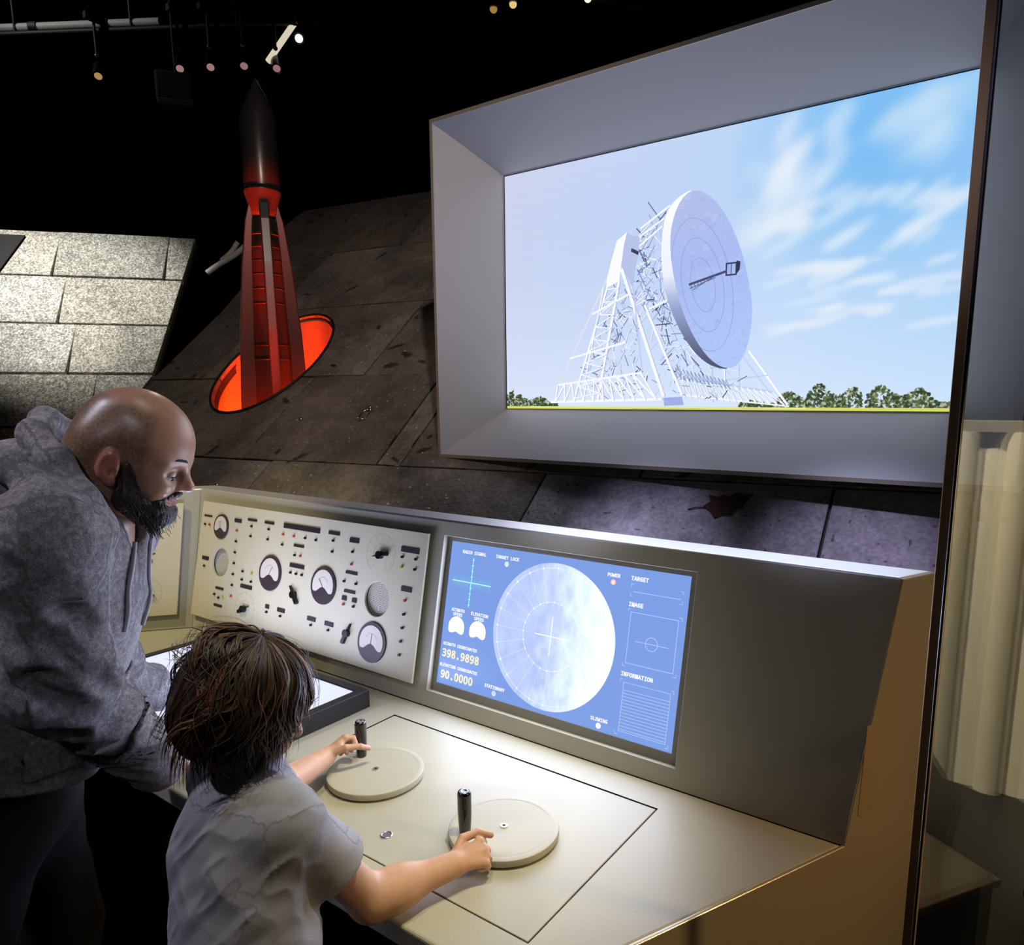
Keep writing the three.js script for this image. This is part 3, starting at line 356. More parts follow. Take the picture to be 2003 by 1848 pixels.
{
  const t = thing('sloped_slab_bank', 'dark sloping bank of concrete slabs rising behind the console', 'slab bank'); t.applyMatrix4(SB.M);
  const left = (u) => u < 1.9 ? -1.36 : -1.37 - (u - 1.9) * 0.27, right = (u) => 2.92 + 0.21 * u, low = (s) => -0.1 - 0.1 * Math.max(0, s + 0.2);
  put('backing_board', ext(poly([[-1.36, -0.09], [-0.2, -0.09], [2.85, -0.4], [right(3), 3], [left(3), 3], [left(1.9), 1.9]], [holePts.slice().reverse()]), 0.04).translate(0, 0, -0.066), mossMat, t);
  const cutter = new Brush(ext(poly(holePts), 0.3).translate(0, 0, -0.15)); cutter.updateMatrixWorld();
  const rows = [[-0.5, 0.262, [0.106, 1.543, 2.571]], [0.262, 0.885, [-0.068, 0.753, 0.876, 1.95]], [0.885, 1.556, [-0.9, 0.3, 1.4]], [1.556, 2.24, [-0.83, 0.55, 1.8]], [2.24, 3.0, [-0.22, 1.0, 2.1]]];
  let k = 0;
  for (const [u0, u1, js] of rows) {
    const xs = [null, ...js, null];
    for (let i = 0; i < xs.length - 1; i++) {
      const g = 0.0045, sk = 0.035, wob = () => rr(-0.004, 0.004);
      const a0 = xs[i] === null ? left(u0) : xs[i] - sk / 2 + g, a1 = xs[i] === null ? left(u1 - 0.001) : xs[i] + sk / 2 + g, b0 = xs[i + 1] === null ? right(u0) : xs[i + 1] - sk / 2 - g, b1 = xs[i + 1] === null ? right(u1) : xs[i + 1] + sk / 2 - g;
      let pts = [[a0, Math.max(low(a0), u0 + g + wob())], [b0, Math.max(low(b0), u0 + g + wob())], [b1, u1 - g + wob()], [a1, u1 - g + wob()]];
      if (u1 > 2.8 && i === 0) pts = [[a0, u0 + g], [b0, u0 + g], [b1, u1], [a1 + 0.05, u1], [a1 - 0.0, u1 - 0.2]];
      let geo = ext(poly(pts), 0.026, 0.0025, 1).translate(0, 0, -0.026 + rr(-0.003, 0.003));
      if (u0 < HC[1] + HU && u1 > HC[1] - HU && a0 < HC[0] + HR && b1 > HC[0] - HR) { const br = new Brush(geo); br.updateMatrixWorld(); geo = evaluator.evaluate(br, cutter, SUBTRACTION).geometry; }
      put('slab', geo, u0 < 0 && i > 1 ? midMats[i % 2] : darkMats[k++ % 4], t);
    }
  }
}
{ // dry leaf, fittings on the bank
  const w = (s, u, n = 0.004) => V3(s, u, n).applyMatrix4(SB.M);
  const s = new THREE.Shape(); const o = [[-0.055, 0], [-0.035, 0.022], [-0.045, 0.05], [-0.015, 0.046], [0.0, 0.062], [0.02, 0.05], [0.05, 0.07], [0.075, 0.06], [0.1, 0.07], [0.085, 0.04], [0.075, 0.01], [0.05, -0.012], [0.045, -0.035], [0.015, -0.03], [-0.01, -0.045], [-0.03, -0.02]];
  o.forEach((p, i) => s[i ? 'lineTo' : 'moveTo'](...p)); const lg = new THREE.ShapeGeometry(s, 8), lp = lg.attributes.position; for (let i = 0; i < lp.count; i++) lp.setZ(i, 0.004 + 0.012 * Math.abs(Math.sin(lp.getX(i) * 30)) * 0.7 + 0.06 * Math.abs(lp.getY(i)) * 0.3); lg.computeVertexNormals();
  const t = thing('dry_leaf', 'curled brown dry leaf lying on the slab below the wall screen', 'leaf'); t.applyMatrix4(new THREE.Matrix4().copy(SB.M).multiply(new THREE.Matrix4().makeTranslation(2.25, 0.135, 0.002)));
  put('blade', lg, std(0x3a2013, 0.8, { side: THREE.DoubleSide }), t); put('stalk', tube([[-0.05, 0, 0.006], [-0.08, -0.006, 0.008], [-0.105, -0.012, 0.003]], 0.0022, 12, 6), std(0x3a1f16, 0.8), t);
  const rg = thing('chrome_clip', 'small chrome ring of beads on the dark slab right of the rocket', 'fitting'); rg.applyMatrix4(new THREE.Matrix4().copy(SB.M).multiply(new THREE.Matrix4().makeTranslation(0.482, 0.582, 0.004)));
  put('ring', new THREE.TorusGeometry(0.028, 0.004, 8, 24).scale(0.8, 1.5, 1), M.steel, rg); for (const [x, y] of [[-0.02, -0.03], [0.012, -0.036], [0.0, 0.03], [0.022, 0.028], [0.012, 0.044]]) put('bead', new THREE.SphereGeometry(0.009, 12, 8), M.steel, rg, [x, y, 0.004]);
  for (const [a, b, l] of [[0.033, 0.969, 'flat steel clip on the slab beside the glowing opening'], [0.101, 0.547, 'single steel stud on the slab below the rocket'], [-0.098, 0.083, 'steel stud on the slab just above the console corner']]) { const p = w(a, b, 0.005); const m = solo('steel_stud', new THREE.SphereGeometry(0.011, 14, 8).scale(a === 0.033 ? 2.4 : 1, 0.5, 0.8), M.steel, l, 'stud', null, [p.x, p.y, p.z]); m.quaternion.setFromUnitVectors(V3(0, 1, 0), SB.n); }
}
// ---------------------------------------------------------------- launch tube and rocket
const TX = -3.655, TZ = -2.509, topAt = (x, z) => SB.P.y - (SB.n.x * (x - SB.P.x) + SB.n.z * (z - SB.P.z)) / SB.n.y;
{
  const t = thing('launch_tube', 'round opening in the bank glowing orange from lamps inside', 'launch tube', null, [TX, 0.7, TZ]);
  const pos = [], idx = [], N = 72, K = 14, wall = (r, flip) => { const o = pos.length / 3; for (let i = 0; i <= N; i++) { const a = i / N * 2 * Math.PI, x = Math.cos(a) * r, z = Math.sin(a) * r, y1 = topAt(TX + x, TZ + z) - 0.7 - 0.03; for (let j = 0; j <= K; j++) pos.push(x, y1 * j / K, z); } for (let i = 0; i < N; i++) for (let j = 0; j < K; j++) { const a = o + i * (K + 1) + j, b = a + K + 1; flip ? idx.push(a, b, b + 1, a, b + 1, a + 1) : idx.push(a, b + 1, b, a, a + 1, b + 1); } };
  wall(HR + 0.001, true); wall(HR + 0.014, false); const g = new THREE.BufferGeometry(); g.setAttribute('position', new THREE.Float32BufferAttribute(pos, 3)); g.setIndex(idx); g.computeVertexNormals();
  put('tube_wall', g, std(0xa8805c, 0.6), t); put('tube_floor', cyl(HR, HR, 0.02, 48, 0, 0.01, 0), M.dark, t);
  put('rim_trim', tube(Array.from({ length: 48 }, (_, i) => { const a = i / 24 * Math.PI, x = Math.cos(a) * (HR + 0.006), z = Math.sin(a) * (HR + 0.006); return [x, topAt(TX + x, TZ + z) - 0.7 + 0.001, z]; }), 0.008, 96, 8, true), M.dark, t);
  const led = new THREE.MeshStandardMaterial({ color: 0x200400, emissive: 0xff3a06, emissiveIntensity: 6 });
  for (let i = 0; i < 8; i++) {
    const a = i / 8 * 2 * Math.PI + 34.5 * RAD, x = Math.cos(a) * 0.27, z = Math.sin(a) * 0.27; put('led_lamp', new THREE.SphereGeometry(0.022, 14, 10), led, t, [x, 0.3, z]);
    const p = new THREE.PointLight(0xff3a00, 9.2); p.position.set(TX + x, 1.0, TZ + z); p.castShadow = true; if (i % 2) scene.add(p);
    if (i % 2 || i === 0) spot(0xff2800, i % 2 ? 44 : 120, [TX + x * 1.12, 1.2, TZ + z * 1.12], [TX + x * 0.5, 2.4, TZ + z * 0.5], 9, 0.8, 2);
  }
}
{
  const t = thing('rocket_model', 'dark grey model rocket standing upright in the glowing tube', 'rocket', null, [TX, 0.72, TZ]);
  const Y = (y) => 2.02 + (y - 2) * 1.044 - 0.72, m = phys(0x2c2a29, 0.34, { clearcoat: 0.35, clearcoatRoughness: 0.2 }), pt = (l) => l.map(([r, y]) => new THREE.Vector2(r * 1.04, Y(y)));
  put('nose_cone', new THREE.LatheGeometry(pt([[0.0895, 2.968], [0.0885, 2.975], [0.075, 3.02], [0.045, 3.09], [0.018, 3.14], [0.003, 3.168], [0, 3.17]]), 48), m, t);
  put('upper_stage', new THREE.LatheGeometry(pt([[0.0, 2.63], [0.09, 2.63], [0.091, 2.64], [0.0895, 2.97], [0, 2.97]]), 48), m, t);
  put('taper_collar', new THREE.LatheGeometry(pt([[0, 2.48], [0.062, 2.48], [0.07, 2.53], [0.092, 2.615], [0.0925, 2.635], [0, 2.635]]), 48), m, t);
  put('lower_stage', new THREE.LatheGeometry(pt([[0, 0.78], [0.108, 0.78], [0.104, 1.3], [0.096, 1.8], [0.078, 2.3], [0.066, 2.48], [0, 2.48]]), 48), m, t);
  for (const y of [2.4, 2.335, 2.265, 2.197, 2.123, 2.047, 1.832, 1.758, 1.5]) put('band', new THREE.TorusGeometry(0.078 + (2.3 - y) * 0.04, 0.0042, 8, 40).rotateX(Math.PI / 2), m, t, [0, Y(y), 0]);
  const view = Math.atan2(TZ, TX) + Math.PI; // fins square to the hall
  for (let i = 0; i < 4; i++) {
    const f = poly([[0.04, Y(0.82)], [0.186, Y(0.82)], [0.19, Y(1.25)], [0.182, Y(1.55)], [0.163, Y(1.9)], [0.13, Y(2.25)], [0.1, Y(2.47)], [0.07, Y(2.58)], [0.04, Y(2.58)]]);
    const a = i * Math.PI / 2 - (view - Math.PI) , fin = put('fin', ext(f, 0.05, 0.006, 2).translate(0, 0, -0.025), m, t); fin.rotation.y = a + 0.06;
    put('fin_foot', rb(0.03, 0.05, 0.056, 0.006, 0.185, Y(0.86), 0), m, fin);
  }
  put('nozzle', new THREE.LatheGeometry(pt([[0.03, 0.8], [0.05, 0.74], [0.06, 0.725], [0.055, 0.725], [0.028, 0.8]]), 32), M.dark, t);
}
// ---------------------------------------------------------------- pale slab wall far left
{
  const P = V3(-5.725, 2.213, -2.545), s = V3(0.645, 0, -0.764), u = V3(-0.438, 0.819, -0.37), n = s.clone().cross(u).normalize(), Mx = new THREE.Matrix4().makeBasis(s, n.clone().cross(s), n).setPosition(P);
  const t = thing('pale_slab_bank', 'brightly lit leaning wall of pale grey speckled slabs behind the man', 'slab wall'); t.applyMatrix4(Mx);
  const right = (y) => y > -0.6 ? 0.38 + (y + 0.6) * 0.159 : 0.38 + (y + 0.6) * 0.5, B = -2.3, rows = [[0.285, 0.72, [-1.2, -0.353, 0.395]], [-0.157, 0.275, [-1.7, -0.9, -0.265]], [-0.59, -0.165, [-1.3, -0.155]], [-1.02, -0.6, [-1.6, -0.75, 0.02]], [-1.5, -1.03, [-1.2, -0.3]], [-2.2, -1.51, [-0.9]]];
  put('backing_board', ext(poly([[B, -2.2], [right(-2.2) + 0.05, -2.2], [right(-0.6), -0.6], [right(0.72), 0.72], [B, 0.72]]), 0.05).translate(0, 0, -0.08), std(0x5c5748, 0.95), t);
  let k = 0; for (const [y0, y1, js] of rows) { const xs = [B, ...js, null]; for (let i = 0; i < xs.length - 1; i++) { const g = 0.004, e = xs[i + 1] === null; put('slab', ext(poly([[xs[i] + g, y0 + g], [(e ? right(y0) : xs[i + 1] - 0.012) - g, y0 + g], [(e ? right(y1) : xs[i + 1] + 0.012) - g, y1 - g], [xs[i] + g, y1 - g]]), 0.032, 0.003, 1).translate(0, 0, -0.032 + rr(-0.003, 0.003)), paleMats[k++ % 3], t); } }
  put('dark_inset', ext(poly([[-1.5, 0.65], [-0.572, 0.655], [-0.69, 0.3], [-1.5, 0.2]].reverse()), 0.01).translate(0, 0, 0.001), std(0x141416, 0.9), t);
}
{ // bracing post, distant pale slab with handrail
  solo('bracing_post', rb(0.12, 1.8, 0.12, 0.006), std(0x77725f, 0.8), 'dim cream post propping the pale slab wall', 'post', null, [-5.62, 0.9, -3.15]);
  const t = thing('distant_slab', 'narrow pale leaning slab half hidden behind the rocket', 'slab', null, [-6.0, 1.5, -4.02]); t.rotation.set(0, 0.86, 0);
  put('slab', ext(poly([[-0.13, 0], [0.35, 0], [0.4, 1.62], [0.02, 1.62]]), 0.08, 0.004).rotateX(-0.12), paleMats[1], t); put('slab_foot', bx(0.4, 0.3, 0.3, 0.1, -0.1, 0), std(0x55524a, 0.9), t);
  const r = thing('grab_rail', 'curved white tube rail beside the rocket, catching the light', 'rail'); put('rail', tube([[-5.5, 2.52, -3.24], [-5.44, 2.58, -3.3], [-5.3, 2.68, -3.4], [-5.2, 2.79, -3.46], [-5.25, 2.85, -3.5]], 0.022, 30, 10), std(0xf2efe8, 0.35), r); put('rail', tube([[-5.45, 2.62, -3.34], [-5.38, 2.68, -3.38], [-5.34, 2.76, -3.42]], 0.02, 16, 8), std(0xf2efe8, 0.35), r); put('rail_post', rod([-5.3, 1.2, -3.5], [-5.3, 2.68, -3.42], 0.018), M.dark, r);
}
// ---------------------------------------------------------------- lighting track under the ceiling
{
  const A = [-7.7, 4.56, -2.62], Bp = [-5.3, 4.67, -4.34], L = (t) => [A[0] + (Bp[0] - A[0]) * t, A[1] + (Bp[1] - A[1]) * t, A[2] + (Bp[2] - A[2]) * t];
  const t = thing('lighting_track', 'long dark lighting track hanging below the ceiling at upper left', 'track'); put('track_rail', rod(L(-0.4), L(1), 0.022, 8), M.dark, t);
  for (const k of [0.12, 0.45, 0.75, 0.95]) put('drop_rod', rod(L(k), [L(k)[0], 6.0, L(k)[2]], 0.012, 6), M.dark, t);
  const d = thing('ceiling_duct', 'pale grey jointed pipe running beside the lighting track', 'pipe'); const o = (k) => { const p = L(k); return [p[0], p[1] + 0.06, p[2] - 0.04]; };
  for (const [a, b] of [[-0.4, 0.155], [0.165, 0.36], [0.37, 0.52]]) put('pipe_section', rod(o(a), o(b), 0.036, 14), std(0xb2b1aa, 0.55), d); put('coupling', rod(o(0.15), o(0.172), 0.046, 14), M.dark, d); put('coupling', rod(o(0.355), o(0.375), 0.046, 14), M.dark, d);
  spot(0xffffff, 7, [-7.2, 5.7, -1.2], [-7.0, 4.6, -3.2], 24, 0.8, 3);
  const lamp = (x, y, z, dir, lit, label) => {
    const t = thing('track_spotlight', label, 'spotlight', 'spotlights on the lighting track', [x, y, z]); const q = new THREE.Quaternion().setFromUnitVectors(V3(0, -1, 0), V3(...dir).normalize());
    put('yoke', rod([0, 0.42, 0], [0, 0.12, 0], 0.012, 8), M.dark, t); put('track_adapter', bx(0.05, 0.05, 0.14, 0, 0.42, 0), M.dark, t);
    const h = put('lamp_body', new THREE.LatheGeometry([[0, 0.13], [0.03, 0.13], [0.042, 0.1], [0.045, -0.06], [0.041, -0.06], [0.038, 0.06], [0, 0.07]].map((p) => new THREE.Vector2(...p)), 24), M.black, t); h.quaternion.copy(q);
    put('lamp_lens', new THREE.CircleGeometry(0.03, 24).rotateX(Math.PI / 2), lit ? new THREE.MeshStandardMaterial({ color: 0x222222, emissive: lit, emissiveIntensity: 0.55 }) : M.steel, h, [0, -0.05, 0]);
    put('knuckle', new THREE.SphereGeometry(0.02, 12, 8), std(0x8a6a30, 0.3, { metalness: 0.8 }), t, [0, 0.13, 0]);
    return t;
  };
  const down = [0.55, -0.75, 0.35];
  lamp(-6.811, 4.25, -3.185, down, 0xd8b070, 'spotlight hanging alone at the left of the track, warm lens');
  lamp(-6.26, 4.31, -3.588, down, 0xc79a9a, 'leftmost spotlight of the close row of four'); lamp(-6.049, 4.32, -3.736, down, 0xc79a9a, 'second spotlight of the close row of four'); lamp(-5.823, 4.33, -3.9, down, 0xc08f8f, 'third spotlight of the close row of four'); lamp(-5.6, 4.31, -4.056, down, 0xc08f8f, 'fourth spotlight in the row, beside the white tube lamp');
  const e = lamp(-5.464, 4.53, -4.195, [5.4, -2.9, 4.1], 0xfff0d8, 'blazing spotlight aimed at the viewer at the track\'s right end'); e.children.find((c) => c.name === 'lamp_body').children[0].material.emissiveIntensity = 14; spot(0xfff0d8, 6, [-5.42, 4.507, -4.16], [-2.6, 3.0, -2.0], 12, 0.8);
  const tl = thing('tube_lamp', 'slanted white tube lamp near the bright spotlight', 'lamp'); const p0 = V3(-5.66, 4.34, -4.02), p1 = V3(-5.53, 4.66, -4.2);
  put('lamp_tube', rod(p0.toArray(), p1.toArray(), 0.024, 12), new THREE.MeshStandardMaterial({ color: 0x777777, emissive: 0xf2e8cc, emissiveIntensity: 0.75 }), tl); put('lamp_cap', rod(p1.toArray(), [-5.51, 4.72, -4.23], 0.03, 12), std(0x9a9686, 0.5), tl); put('hanger', rod([-5.51, 4.7, -4.23], [-5.5, 6, -4.24], 0.006, 6), M.dark, tl);
  const sp = thing('loudspeaker', 'dark boxy loudspeaker hanging below the row of spotlights', 'loudspeaker', null, [-6.266, 4.0, -3.544]); sp.rotation.y = 0.95;
  put('cabinet', rb(0.3, 0.24, 0.22, 0.03, 0, 0.1, 0), std(0x0c0a0d, 0.8), sp); put('lower_baffle', rb(0.28, 0.05, 0.2, 0.01, 0, -0.025, 0.02), std(0x3a3338, 0.6), sp); put('hanger', rod([0, 0.2, 0], [0, 2.0, 0], 0.008, 6), M.dark, sp);
  for (const [a, b, l] of [[[-8.2, 5.35, -2.3], [-7.0, 5.2, -2.9], 'pale strip batten at the top left corner of the ceiling'], [[-6.5, 5.35, -3.0], [-6.1, 5.2, -3.4], 'short dark ceiling batten right of the pale one'], [[-3.5, 4.86, -5.65], [-2.3, 4.55, -6.45], 'thin grey conduit running down behind the wall screen']]) solo('ceiling_batten', rod(a, b, 0.02, 6), std(0x5e5c58, 0.7), l, 'batten');
  const far = (x, y, z, c, i, l) => { const t = thing('ceiling_spotlight', l, 'spotlight', null, [x, y, z]); put('lamp_body', cyl(0.05, 0.05, 0.16, 16, 0, 0.08, 0), M.black, t); put('lamp_lens', new THREE.SphereGeometry(0.032, 14, 10), new THREE.MeshStandardMaterial({ color: 0x111111, emissive: c, emissiveIntensity: i }), t, [0, -0.005, 0]); put('stem', rod([0, 0.15, 0], [0, 6 - y, 0], 0.012, 6), M.dark, t); };
  far(-3.514, 4.86, -5.64, 0xffe6d8, 1.2, 'brightest ceiling spotlight above the wall screen\'s left corner'); far(-4.03, 4.82, -5.28, 0xffd890, 0.8, 'middle of three small lamps along the ceiling edge'); far(-4.16, 4.78, -5.18, 0xcc9a50, 0.6, 'leftmost of three small lamps along the ceiling edge');
}
// ---------------------------------------------------------------- glass wall and what stands beyond it
{
  const t = thing('glass_screen', 'tall clear glass pane with polished bronze edge at the right', 'glass pane', null, [-0.11, 0, -1.143]); t.rotation.y = Math.atan2(0.987, 0.16);
  put('pane', bx(1.3, 3.2, 0.012, 0.66, 1.6, 0), phys(0xffffff, 0.02, { transmission: 1, thickness: 0, ior: 1.5 }), t);
  put('edge_strip', rb(0.012, 3.2, 0.017, 0.002, 0.004, 1.6, 0), std(0xa98a62, 0.35, { metalness: 0.35 }), t); put('edge_bead', rb(0.004, 3.2, 0.004, 0.001, -0.003, 1.6, 0.0075), M.steel, t); put('floor_channel', bx(1.3, 0.04, 0.04, 0.66, 0.02, 0), M.dark, t);
  const c = thing('pleated_partition', 'cream partition of upright folds seen through the glass', 'partition', null, [0.5, 0, -3.1]); c.rotation.y = -0.35;
  for (let i = 0; i < 14; i++) put('fold', new THREE.CylinderGeometry(0.05, 0.05, 1.42, 16, 1, false, 0, Math.PI * 2).scale(1, 1, 0.45 + 0.3 * (i % 2)), std(i % 3 ? 0xd9d3bd : 0xe6e2d0, 0.7), c, [-0.42 + i * 0.088, 0.71, (i % 2) * 0.02]);
  put('head_rail', bx(1.3, 0.04, 0.1, 0.15, 1.44, 0), std(0x8c8674, 0.6), c);
  spot(0xfff2d0, 85, [1.2, 4.3, -1.4], [0.45, 0.8, -3.0], 13, 0.8, 3);
  const p = thing('display_plinth', 'low black plinth with brown top at the bottom right behind glass', 'plinth', null, [0.62, 0, -1.75]); p.rotation.y = 0.25;
  put('plinth_body', rb(1.0, 0.36, 0.62, 0.008, 0, 0.18, 0), std(0x0c0b0b, 0.4), p); put('plinth_top', rb(1.02, 0.02, 0.64, 0.004, 0, 0.37, 0), phys(0x5a4a30, 0.25, { clearcoat: 0.5 }), p);
  const s = thing('brass_instrument', 'brass and steel rod instrument standing on the black plinth', 'instrument', null, [0.42, 0.38, -1.62]);
  put('foot', cyl(0.09, 0.1, 0.02, 32, 0, 0.01, 0), std(0x9a7a35, 0.25, { metalness: 1 }), s); for (const [x, z] of [[-0.05, 0.02], [-0.03, 0.05], [0.03, -0.03], [0.05, 0.03]]) put('rod', cyl(0.006, 0.006, 0.34, 12, 0, 0.18, 0), M.steel, s, [x, 0, z]); put('drum', cyl(0.06, 0.06, 0.07, 32).rotateZ(Math.PI / 2), std(0x9a7a35, 0.3, { metalness: 1 }), s, [0.02, 0.29, 0]); for (const y of [0.1, 0.2]) put('collar', cyl(0.065, 0.065, 0.012, 32, 0, y, 0), M.steel, s);
  solo('side_counter', ext(poly([[-0.5, 0], [0.9, 0], [0.9, 0.9], [0.1, 0.9]]), 0.5, 0.004).rotateY(-0.3), std(0x111318, 0.5), 'black counter with sloping front edge beside the cream partition', 'counter', null, [1.0, 0, -2.75]);
}

// ---------------------------------------------------------------- people: distance fields meshed with surface nets
const smin = (a, b, k) => { const h = Math.max(k - Math.abs(a - b), 0) / k; return Math.min(a, b) - h * h * k * 0.25; };
const smax = (a, b, k) => -smin(-a, -b, k);
function cap(x, y, z, a, b, ra, rb) {
  const bx_ = b[0] - a[0], by = b[1] - a[1], bz = b[2] - a[2], px = x - a[0], py = y - a[1], pz = z - a[2];
  const t = Math.max(0, Math.min(1, (px * bx_ + py * by + pz * bz) / (bx_ * bx_ + by * by + bz * bz)));
  const dx = px - bx_ * t, dy = py - by * t, dz = pz - bz * t; return Math.sqrt(dx * dx + dy * dy + dz * dz) - (ra + (rb - ra) * t);
}
function ell(x, y, z, c, r) { const a = (x - c[0]) / r[0], b = (y - c[1]) / r[1], d = (z - c[2]) / r[2], k0 = Math.sqrt(a * a + b * b + d * d), e = a / r[0], f = b / r[1], g = d / r[2], k1 = Math.sqrt(e * e + f * f + g * g); return k1 < 1e-9 ? -Math.min(...r) : k0 * (k0 - 1) / k1; }
function net(f, lo, hi, h, color) {
  const n = [0, 1, 2].map((i) => Math.ceil((hi[i] - lo[i]) / h) + 1), [nx, ny, nz] = n, S = new Float32Array(nx * ny * nz), B = 4, id = (i, j, k) => (i * ny + j) * nz + k;
  for (let i = 0; i < nx; i += B) for (let j = 0; j < ny; j += B) for (let k = 0; k < nz; k += B) {
    const d = f(lo[0] + (i + B / 2) * h, lo[1] + (j + B / 2) * h, lo[2] + (k + B / 2) * h), far = Math.abs(d) > B * h * 1.5 + 0.006;
    for (let a = i; a < Math.min(i + B, nx); a++) for (let b = j; b < Math.min(j + B, ny); b++) for (let c = k; c < Math.min(k + B, nz); c++) S[id(a, b, c)] = far ? d : f(lo[0] + a * h, lo[1] + b * h, lo[2] + c * h);
  }
  const V = new Int32Array(nx * ny * nz).fill(-1), pos = [], idx = [], E = [[0, 1], [2, 3], [4, 5], [6, 7], [0, 2], [1, 3], [4, 6], [5, 7], [0, 4], [1, 5], [2, 6], [3, 7]];
  for (let i = 0; i < nx - 1; i++) for (let j = 0; j < ny - 1; j++) for (let k = 0; k < nz - 1; k++) {
    const s = []; let m = 0; for (let c = 0; c < 8; c++) { const v = S[id(i + (c >> 2 & 1), j + (c >> 1 & 1), k + (c & 1))]; s.push(v); if (v < 0) m |= 1 << c; } if (m === 0 || m === 255) continue;
    let x = 0, y = 0, z = 0, q = 0; for (const [a, b] of E) if ((s[a] < 0) !== (s[b] < 0)) { const t = s[a] / (s[a] - s[b]); x += (a >> 2 & 1) + ((b >> 2 & 1) - (a >> 2 & 1)) * t; y += (a >> 1 & 1) + ((b >> 1 & 1) - (a >> 1 & 1)) * t; z += (a & 1) + ((b & 1) - (a & 1)) * t; q++; }
    V[id(i, j, k)] = pos.length / 3; pos.push(lo[0] + (i + x / q) * h, lo[1] + (j + y / q) * h, lo[2] + (k + z / q) * h);
  }
  const quad = (a, b, c, d, fl) => { if (a < 0 || b < 0 || c < 0 || d < 0) return; fl ? idx.push(a, b, c, a, c, d) : idx.push(a, c, b, a, d, c); };
  for (let i = 1; i < nx - 1; i++) for (let j = 1; j < ny - 1; j++) for (let k = 1; k < nz - 1; k++) {
    const s0 = S[id(i, j, k)] < 0;
    if (s0 !== S[id(i + 1, j, k)] < 0) quad(V[id(i, j - 1, k - 1)], V[id(i, j, k - 1)], V[id(i, j, k)], V[id(i, j - 1, k)], s0);
    if (s0 !== S[id(i, j + 1, k)] < 0) quad(V[id(i - 1, j, k - 1)], V[id(i - 1, j, k)], V[id(i, j, k)], V[id(i, j, k - 1)], s0);
    if (s0 !== S[id(i, j, k + 1)] < 0) quad(V[id(i - 1, j - 1, k)], V[id(i, j - 1, k)], V[id(i, j, k)], V[id(i - 1, j, k)], s0);
  }
  const N = new Float32Array(pos.length), uv = new Float32Array(pos.length / 3 * 2), col = color ? new Float32Array(pos.length) : null, e = h * 0.5;
  for (let i = 0; i < pos.length; i += 3) {
    const [x, y, z] = [pos[i], pos[i + 1], pos[i + 2]]; let a = f(x + e, y, z) - f(x - e, y, z), b = f(x, y + e, z) - f(x, y - e, z), c = f(x, y, z + e) - f(x, y, z - e), l = Math.hypot(a, b, c) || 1;
    N[i] = a / l; N[i + 1] = b / l; N[i + 2] = c / l; { const A = Math.abs(N[i]), Bn = Math.abs(N[i + 1]), Cn = Math.abs(N[i + 2]); uv[i / 3 * 2] = A > Cn && A > Bn ? z : x; uv[i / 3 * 2 + 1] = Bn > A && Bn > Cn ? z : y; } if (col) { const q = color(x, y, z); col[i] = q[0]; col[i + 1] = q[1]; col[i + 2] = q[2]; }
  }
  const g = new THREE.BufferGeometry(); g.setAttribute('position', new THREE.Float32BufferAttribute(pos, 3)); g.setAttribute('normal', new THREE.BufferAttribute(N, 3)); g.setAttribute('uv', new THREE.BufferAttribute(uv, 2)); if (col) g.setAttribute('color', new THREE.BufferAttribute(col, 3)); g.setIndex(idx); return g;
}
const add = (a, b, k = 1) => [a[0] + b[0] * k, a[1] + b[1] * k, a[2] + b[2] * k], sub = (a, b) => add(a, b, -1), dot3 = (a, b) => a[0] * b[0] + a[1] * b[1] + a[2] * b[2], crs = (a, b) => [a[1] * b[2] - a[2] * b[1], a[2] * b[0] - a[0] * b[2], a[0] * b[1] - a[1] * b[0]], nrm = (a) => { const l = Math.hypot(...a); return a.map((v) => v / l); }, mix3 = (a, b, t) => a.map((v, i) => v + (b[i] - v) * t);
